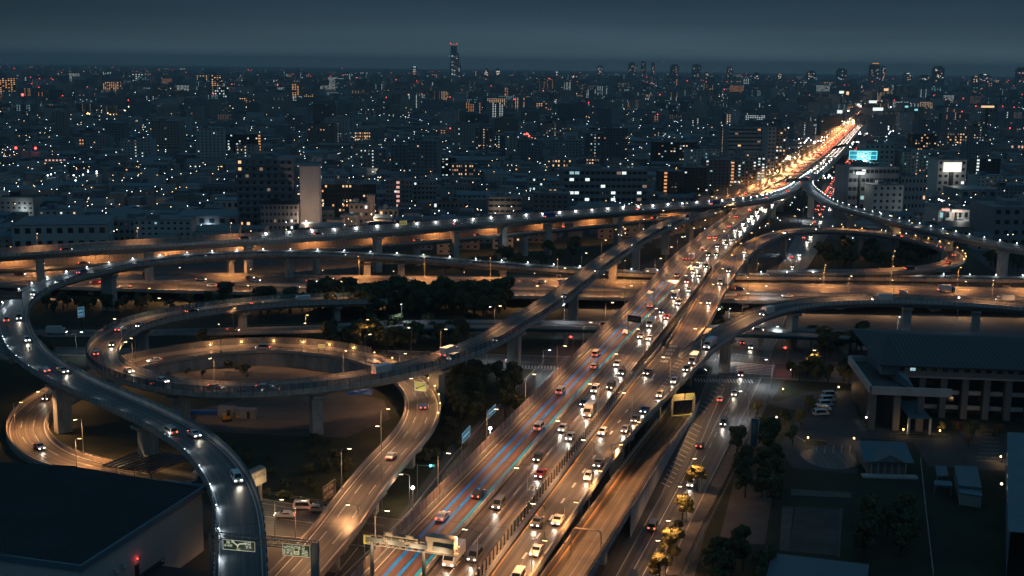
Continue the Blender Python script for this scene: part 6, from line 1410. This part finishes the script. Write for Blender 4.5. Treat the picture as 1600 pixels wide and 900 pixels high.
signal(895, 552, 6, 'lamp_red', 'red signal beneath the blue girder bridge left of the main line')
signal(652, 778, 8, 'lamp_cyan', 'green signal on an arm over the side street', 3.5)
def flood(x, y, z, label, power=2500):
    p = at(x, y, z); root = thing('flood_lamp', label, 'lamp', Vector((p.x, p.y, 0))); mb = MB(); mb.tube((0, 0, 0), (0, 0, z), .12, .1, 8); mb.build('pole', 'steel_grey', root); mb = MB(); mb.ball((0, 0, z + .3), .42, 0); mb.build('globe', 'lamp_white', root); light('POINT', (0, -.8, z + .4), power, (.95, 1, .95), root, .3)
flood(766, 671, 12, 'bright round white flood lamp by the noise wall', 1800); flood(1124, 485, 6, 'bright white lamp glowing under the main line beside the cross expressway', 5200); flood(645, 764, 5, 'small white lamp under the lower loop by the pier', 300); flood(1498, 466, 9, 'lone white lamp above the curved ramp at right', 900); flood(802, 395, 5, 'white lamp between upper ramp piers', 900); flood(1449, 333, 9, 'white lamp in front of the blue office at right', 2600)
for x, y, lab in ((43, 250, 'lattice pylon with paired red beacons at left'), (823, 222, 'lattice pylon with glowing red light mid-city')):
    p = at(x, y); h = top_z(x, 148 if x < 100 else 210, p); root = thing('lattice_pylon', lab, 'pylon', p); mb = MB()
    for sx in (-1, 1):
        for sy in (-1, 1): mb.tube((sx * 5, sy * 5, 0), (sx * .8, sy * .8, h), .25, .15, 5)
    k = 0
    while k < h: w0 = 5 - 4.2 * k / h; mb.tube((-w0, -w0, k), (w0, -w0, k + 5), .1, .1, 4, cap=False); mb.tube((w0, -w0, k), (-w0, -w0, k + 5), .1, .1, 4, cap=False); k += 5
    mb.build('mast', 'steel_dark', root)
    for bx, bz in (((-10, top_z(x, 231, p)), (10, top_z(x, 231, p)), (0, h)) if x < 100 else ((-3, h), (3, h - 2), (0, h + 1))):
        mb = MB(); mb.ball((bx, -3, bz), 1.3, 0); mb.build('beacon', 'lamp_red', root)
    if x < 100: mb = MB(); mb.tube((-10, 0, top_z(x, 231, p) - .6), (10, 0, top_z(x, 231, p) - .6), .2, .2, 5); mb.build('cross_arm', 'steel_dark', root)
def neon():
    a, b = at(1348, 290), at(1394, 290); c = at(1341, 290); z0 = top_z(1341, 248, c) ; z1 = top_z(1341, 234.5, c); s = (b - a).length / 46; root = thing('rooftop_neon_sign', 'cyan-framed neon sign on the pale office roof, white characters in its middle', 'sign'); M = frame(Vector((c.x - 20.5 * s, c.y - 9, 0)), Vector((c.x + 20, c.y - 9, 0))); L_ = 41 * s
    mb = MB(); mb.box(0, L_, 0, .5, z0, z1, 0, M); mb.build('panel', 'sign_cyan_panel', root)
    t = L_ * .02
    for q in ((0, L_, z0, z0 + t), (0, L_, z1 - t, z1), (0, t, z0, z1), (L_ - t, L_, z0, z1), (0, L_, (z0 + z1) / 2 - t / 2, (z0 + z1) / 2 + t / 2), (L_ / 2 - t / 2, L_ / 2 + t / 2, z0, z1)): mb = MB(); mb.box(q[0], q[1], -.3, -.02, q[2], q[3], 0, M); mb.build('neon_tube', 'neon_cyan', root)
    mb = MB(); g = (z1 - z0) * .42; glyphs(mb, M, L_ * .27, z0 + g * .2, g * .9, 4, 41, -.32); glyphs(mb, M, L_ * .27, z0 + g * 1.25, g * .9, 4, 42, -.32); mb.build('lettering', 'sign_white', root)
    for x in (.1, .9): mb = MB(); mb.box(L_ * x - .4, L_ * x + .4, .5, 1.2, 0, z0 + 2, 0, M); mb.build('support', 'steel_dark', root)
    light('POINT', M @ Vector((L_ / 2, -6, z0)), 16000, (.3, .85, .95), root, 1)
neon()
def billboard(x0, x1, yb, yt0, yt1, m, label, power=0, off=-1.6):
    a, b = at(x0, yb), at(x1, yb); M = frame(a, b); L_ = (b - a).length; z0, z1 = top_z(x0, yt1, a), top_z(x0, yt0, a); root = thing('billboard', label, 'billboard', a, math.atan2((b - a).y, (b - a).x)); mb = MB(); mb.box(0, L_, off, off + .3, z0, z1); mb.build('panel', m, root)
    mb = MB(); mb.box(-.3, L_ + .3, off - .05, off + .35, z1 + .002, z1 + .5); mb.build('frame', 'steel_dark', root); mb = MB(); mb.box(L_ * .4, L_ * .6, off + .3, 0, 0, z1 - .2); mb.build('support', 'steel_dark', root)
    if power: light('POINT', (L_ / 2, off - 6, z0), power, (1, .97, .85), root, 1)
for a in ((1469, 1497, 312, 253, 268, 'billboard', 'wide glowing cream billboard band on the office at right', 1500), (1367, 1379, 262, 219, 223, 'neon_cyan', 'small cyan-white rooftop sign above the big framed neon'), (1332, 1345, 344, 268, 272, 'win_white', 'bright white emblem light on the blue office front', 3000), (1310, 1314, 320, 294, 306, 'neon_cyan', 'slim upright neon strip by the upper ramp wing'), (1467, 1479, 366, 325, 329, 'win_pink', 'left glowing sign on the white shop roof'), (1483, 1499, 366, 327, 331, 'win_pink', 'right glowing sign on the white shop roof', 3000), (1485, 1510, 366, 347, 350, 'neon_cyan', 'cyan awning light on the white shop', 4000), (1521, 1549, 372, 352, 364, 'sign_cyan_panel', 'cyan-lit wall panel of the low shop', 4000),
          (1356, 1368, 180, 157, 161, 'win_white', 'wide white billboard over the expressway bend'), (1309, 1316, 176, 142, 146, 'win_white', 'small white billboard left of the bend, upper'), (1320, 1324, 176, 143, 148, 'win_warm', 'small warm billboard near the bend'), (1306, 1314, 200, 172, 177, 'win_white', 'pale billboard left of the far main line'), (1379, 1386, 165, 138, 142, 'win_warm', 'warm square billboard on the far right of the bend'), (1362, 1378, 190, 168, 173, 'win_white', 'cluster billboard beside the expressway bend'), (1411, 1416, 200, 165, 168, 'neon_cyan', 'small cyan billboard right of the bend'), (1426, 1431, 205, 170, 173, 'neon_cyan', 'second small cyan billboard right of the bend'), (1530, 1550, 200, 165, 168, 'win_warm', 'twin floodlight glare over the brown box building')):
    billboard(*a)
def pylon():
    p = at(1177, 696); root = thing('totem_sign', 'tall narrow white-and-blue totem sign at the park corner', 'sign', p); mb = MB(); mb.box(-.9, .9, -.5, .5, 0, 7.6); mb.build('slab', 'roof_blue', root); mb = MB(); mb.box(.92, 1.2, -.52, .52, 0, 7.6); mb.build('edge', 'concrete_pale', root); mb = MB(); glyphs(mb, Matrix(), -.5, 5.6, .8, 1, 51, -.52); glyphs(mb, Matrix(), -.5, 4.5, .8, 1, 52, -.52); glyphs(mb, Matrix(), -.5, 3.4, .8, 1, 53, -.52); mb.build('lettering', 'concrete_pale', root)
pylon()

# ================================================================== YARD, PARK AND OUTBUILDINGS
for x0, x1, yb, yt, lab in ((340, 366, 651, 633, 'grey site container, left of the pair in the yard'), (367, 399, 654, 635, 'pale grey site container, right of the pair in the yard')):
    a, b = at(x0, yb), at(x1, yb); r_ = thing('site_container', lab, 'container', a, R(-4)); L_ = (b - a).length; h = 2.6; mb = MB(); mb.box(0, L_, 0, 2.6, 0, h); mb.build('shell', 'container', r_); mb = MB(); mb.box(-.05, L_ + .05, -.05, 2.65, h + .002, h + .1); mb.build('roof', 'roof_grey', r_); mb = MB(); mb.box(L_ * .6, L_ * .6 + .9, -.04, -.003, .1, 2.1); mb.build('door', 'steel_dark', r_)
def digger():
    p = at(358, 653); r_ = thing('small_excavator', 'little yellow excavator parked before the site containers', 'excavator', p + Vector((0, -3, 0)), R(20)); mb = MB(); mb.box(-1.1, 1.1, -.9, .9, .7, 1.6); mb.box(-1.1, .1, -.9, .9, 1.6, 1.95); mb.build('body', 'paint_yellow', r_); mb = MB(); mb.box(-.1, .9, -.85, .05, 1.62, 2.6); mb.build('cab', 'glass_dark', r_)
    for s_ in (-1, 1): mb = MB(); mb.box(-1.3, 1.3, s_ * .95 - .2, s_ * .95 + .2, 0, .68); mb.build('track', 'rubber', r_)
    mb = MB(); mb.tube((1, .3, 1.4), (2.3, .3, 2.8), .14, .12, 6); mb.tube((2.3, .3, 2.8), (3.1, .3, 1.0), .12, .1, 6); mb.box(2.8, 3.4, 0, .6, .5, 1.0); mb.build('boom', 'paint_yellow', r_)
digger()
def tarp():
    c = at(562, 613); g = random.Random(3); mb = MB(); n, m = 12, 8; V = {}
    for i in range(n + 1):
        for j in range(m + 1):
            u, v = i / n, j / m; z = 1.5 * (math.sin(math.pi * u) * math.sin(math.pi * v)) ** .7 * g.uniform(.7, 1.15); V[i, j] = (c.x + (u - .5) * 8 + g.uniform(-.2, .2), c.y + (v - .5) * 6 + g.uniform(-.2, .2), .06 + z)
    for i in range(n):
        for j in range(m): mb.quad(V[i, j], V[i + 1, j], V[i + 1, j + 1], V[i, j + 1])
    tag(mb.build('tarpaulin', 'tarp_blue'), 'crumpled bright blue tarpaulin over a heap in the bare yard', 'tarpaulin')
    c = at(318, 647); mb = MB(); mb.box(c.x - 6, c.x + 6, c.y - 1, c.y + 1, .04, .7); mb.box(c.x - 5.5, c.x + 5, c.y - .8, c.y + .7, .7, 1.1); tag(mb.build('covered_stack', 'tarp_blue'), 'long low stack under dark blue cover left of the containers', 'stack')
tarp()
def pavilion():
    A, B = at(1351, 742), at(1424, 744); M = frame(A, B); L_ = (B - A).length; r_ = thing('pavilion', 'grey-roofed garden pavilion with projecting gabled porch', 'pavilion'); place(r_, M); D_ = 15; h = 3.6
    mb = MB(); mb.box(1, L_ - 1, 1, D_ - 1, 0, h); mb.build('wall', 'wall_4', r_)
    mb = MB(); e = [(-.4, -.5, h), (L_ + .4, -.5, h), (L_ + .4, D_, h), (-.4, D_, h)]; r0, r1 = (L_ * .0, D_ * .5, h + 3.0), (L_, D_ * .5, h + 3.0)
    mb.quad(e[0], e[1], r1, r0); mb.quad(e[2], e[3], r0, r1); mb.tri(e[1], e[2], r1); mb.tri(e[3], e[0], r0); mb.quad(*[(p[0], p[1], p[2] - .03) for p in e[::-1]]); mb.build('roof', 'roof_blue', r_)
    mb = MB(); q = [(L_ * .18, -1.2, h + .2), (L_ * .5, -1.2, h + 2.1), (L_ * .82, -1.2, h + .2)]; k = [(x, 6, z + .9) for x, y, z in q]; mb.quad(q[0], q[1], k[1], k[0]); mb.quad(q[1], q[2], k[2], k[1]); mb.tri((L_ * .2, -1.0, h + .21), (L_ * .8, -1.0, h + .21), (L_ * .5, -1.0, h + 1.95)); mb.build('porch_roof', 'roof_grey', r_)
    for k in range(6):
        x = 1.5 + k * (L_ - 3) / 5; mb = MB(); mb.box(x - .15, x + .15, -.1, .2, 0, h - .04); mb.build('post', 'wall_0', r_)
    mb = MB(); mb.box(-1, L_ + 1, -2.5, -.3, 0, .5); mb.build('plinth', 'concrete_pale', r_)
pavilion()
def slab_roof(name, lab, P, z, m, posts=True, th=.3, seams=0):
    P = [at(x, y, z) for x, y in P]; r_ = thing(name, lab, name.replace('_', ' ')); mb = MB(); q = [p - Vector((0, 0, th)) for p in P]; mb.quad(*P[::-1]); mb.quad(*q)
    for i in range(4): mb.quad(q[i], P[i], P[(i + 1) % 4], q[(i + 1) % 4])
    rf = mb.build('roof', m, r_)
    for k in range(seams):
        t = (k + .5) / seams; a, b = P[0].lerp(P[1], t), P[3].lerp(P[2], t)
        d = (P[1] - P[0]).normalized() * .09; u = Vector((0, 0, .08)); SEAM.quad(a - d + u, a + d + u, b + d + u, b - d + u)
    if seams: SEAM.build('roof_seams', 'roof_grey', rf)['kind'] = 'stuff'; SEAM.__init__()
    if posts:
        c = sum(P, Vector()) / 4
        for p in P: s_ = p.lerp(c, .08); mb = MB(); mb.box(s_.x - .12, s_.x + .12, s_.y - .12, s_.y + .12, 0, z - th - .01); mb.build('post', 'steel_grey', r_)
    else:
        mb = MB(); c = sum(P, Vector()) / 4; W_ = [p.lerp(c, .05) for p in P]
        for i in range(4): a, b = W_[i], W_[(i + 1) % 4]; mb.quad((a.x, a.y, 0), (b.x, b.y, 0), (b.x, b.y, z - th), (a.x, a.y, z - th))
        mb.build('wall', 'wall_2', r_)
    return r_
SEAM = MB()
slab_roof('carport', 'slatted pale carport roof, left of the two sheds by the lawn', [(1461, 728), (1479, 728), (1482, 743), (1464, 743)], 3.2, 'roof_blue', seams=6)
slab_roof('carport', 'small flat canopy just below the slatted carport', [(1460, 750), (1487, 752), (1488, 759), (1460, 757)], 2.8, 'roof_blue')
slab_roof('shed', 'long blue-grey shed roof right of the slatted carport', [(1491, 727), (1527, 729), (1534, 762), (1498, 758)], 3.6, 'roof_blue', False, seams=4)
slab_roof('shed', 'lower square shed roof stepping off the long shed', [(1498, 759), (1533, 762), (1535, 775), (1499, 770)], 3.0, 'roof_blue', False)
slab_roof('greenhouse', 'wide seamed grey-blue roof at the bottom frame edge of the park', [(1206, 864), (1358, 882), (1352, 930), (1190, 925)], 4.2, 'roof_blue', False, seams=34)
def right_building():
    A, B = at(1572, 905), at(1571, 735); A.z = B.z = 0; M = frame(B, A); L_ = (B - A).length; r_ = thing('side_building', 'blue-grey building with lit slit windows cut by the right frame edge', 'building'); z = 10
    u = (A - B).normalized(); n_ = Vector((-u.y, u.x, 0)); n_ = n_ if n_.x > 0 else -n_; B = B + Vector((0, 0, 0))
    def P(s, t, z): return B + u * s + n_ * t + Vector((0, 0, z))
    mb = MB(); mb.quad(P(0, 0, 0), P(L_, 0, 0), P(L_, 0, z), P(0, 0, z)); mb.quad(P(0, 0, 0), P(0, 0, z), P(0, 24, z), P(0, 24, 0)); mb.build('wall', 'wall_6', r_)
    mb = MB(); mb.quad(P(-.4, -.4, z + .01), P(L_, -.4, z + .01), P(L_, 24, z + 2), P(-.4, 24, z + 2)); mb.build('roof', 'roof_blue', r_)
    for s_, m in ((4, 'win_cool'), (12, 'win_cool'), (22, 'win_white'), (31, 'win_cool'), (40, 'win_dim')):
        mb = MB(); mb.quad(P(s_, -.05, 5.2), P(s_ + .9, -.05, 5.2), P(s_ + .9, -.05, 8), P(s_, -.05, 8)); mb.build('window', m, r_)
    p = P(24, -1.2, 4); light('POINT', p, 260, (1, .6, .4), r_, .2); mb = MB(); mb.ball(p, .28, 0); mb.build('wall_lamp', 'lamp_warm', r_)
right_building()
def park():
    # car park and drives of the museum, garden beds, lawn
    patch('car_park', [(1100, 606), (1215, 628), (1262, 612), (1330, 610), (1345, 668), (1600, 680), (1620, 740), (1450, 728), (1425, 690), (1345, 684), (1340, 740), (1240, 732), (1215, 700), (1255, 640), (1236, 640)], 'yard', .03)
    patch('grass_lawn', [(1458, 778), (1560, 792), (1590, 905), (1450, 905)], 'grass_dark', .034)
    patch('garden_bed', [(1243, 792), (1312, 795), (1306, 868), (1232, 862)], 'dirt', .036)
    patch('garden_path', [(1222, 792), (1240, 792), (1232, 862), (1218, 860)], 'paving', .04); patch('garden_path', [(1312, 795), (1317, 795), (1312, 870), (1307, 870)], 'paving', .04)
    patch('garden_path', [(1236, 764), (1330, 770), (1330, 778), (1236, 774)], 'paving', .04); patch('garden_bed', [(1150, 740), (1212, 742), (1195, 850), (1122, 850)], 'dirt', .036)
    def ring(name, cx, cy, rx, ry, m, z, lab=None):
        c = at(cx, cy); n = 36; mb = MB(); K = MB(); P = [c + Vector((rx * math.cos(6.2832 * k / n), ry * math.sin(6.2832 * k / n), z)) for k in range(n)]; mb.poly(P); o = mb.build(name, m); o['kind'] = 'structure'
        for k in range(n):
            a, b = P[k], P[(k + 1) % n]; a2, b2 = c + (a - c) * .985, c + (b - c) * .985; u = Vector((0, 0, .13)); K.quad(a + u, b + u, b2 + u, a2 + u); K.quad(a - Vector((0, 0, z)), b - Vector((0, 0, z)), b + u, a + u)
        K.build('kerb', 'kerb')['kind'] = 'structure'
    ring('island', 1297, 716, 7.5, 9, 'road_ground', .06); ring('island', 1438, 682, 8.5, 2.6, 'grass_dark', .06); ring('island', 1276, 693, 3.4, 2.6, 'grass_dark', .1)
    mb = MB()
    for k in range(5): paint_px(mb, [(1277 + k * 13, 696), (1275 + k * 13, 708)], .15, .075)
    for k in range(9): paint_px(mb, [(1540 - k * 2, 672 + k * 6), (1560, 673 + k * 6)], .15, .045)
    for k in range(6): paint_px(mb, [(1270 + k * 3, 655 - k * 8), (1279 + k * 3, 656 - k * 8)], .15, .045)
    paint_px(mb, [(1232, 675), (1262, 692)], .2, .045); mb.build('parking_lines', 'paint_white')['kind'] = 'structure'
park()
def fence(name, lab, P, h, m='steel_grey', gap=2.4, mesh=None, cat='fence'):
    Q = [at(*p) for p in P]; r_ = thing(name, lab, cat, Q[0]); mb = MB(); mp = MB(); o = -Q[0]
    for a, b in zip(Q, Q[1:]):
        a, b = a + o, b + o; L_ = (b - a).length; n = max(1, int(L_ / gap))
        for z in (h * .5, h): mb.tube(a + Vector((0, 0, z)), b + Vector((0, 0, z)), .05, .05, 5)
        for k in range(n): p = a.lerp(b, k / n); mp.tube(p, p + Vector((0, 0, h + .1)), .06, .06, 5)
    mb.build('rail', m, r_); mp.build('posts', m, r_)['kind'] = 'stuff'
    if mesh:
        mb = MB()
        for a, b in zip(Q, Q[1:]): a, b = a + o, b + o; mb.quad(a + Vector((0, .03, .1)), b + Vector((0, .03, .1)), b + Vector((0, .03, h)), a + Vector((0, .03, h)))
        mb.build('mesh', mesh, r_)
fence('fence', 'tall dark mesh fence between thicket and side street', [(690, 770), (745, 705), (800, 646), (838, 602)], 4.5, 'steel_dark', 3, 'panel_clear')
fence('guard_rail', 'pale guard rail along the foot of the noise wall', [(612, 870), (660, 812), (720, 745), (770, 690)], 1.1)
fence('fence', 'low fence between avenue footway and park', [(1066, 905), (1110, 815), (1168, 700), (1205, 620)], 1.2)
fence('guard_rail', 'guard rail of the toll street by the S ramp', [(405, 772), (470, 783), (540, 796)], 1.0)
fence('fence', 'thin wall line dividing park and lawn', [(1438, 722), (1446, 800), (1458, 905)], 1.4, 'concrete_pale', 6)
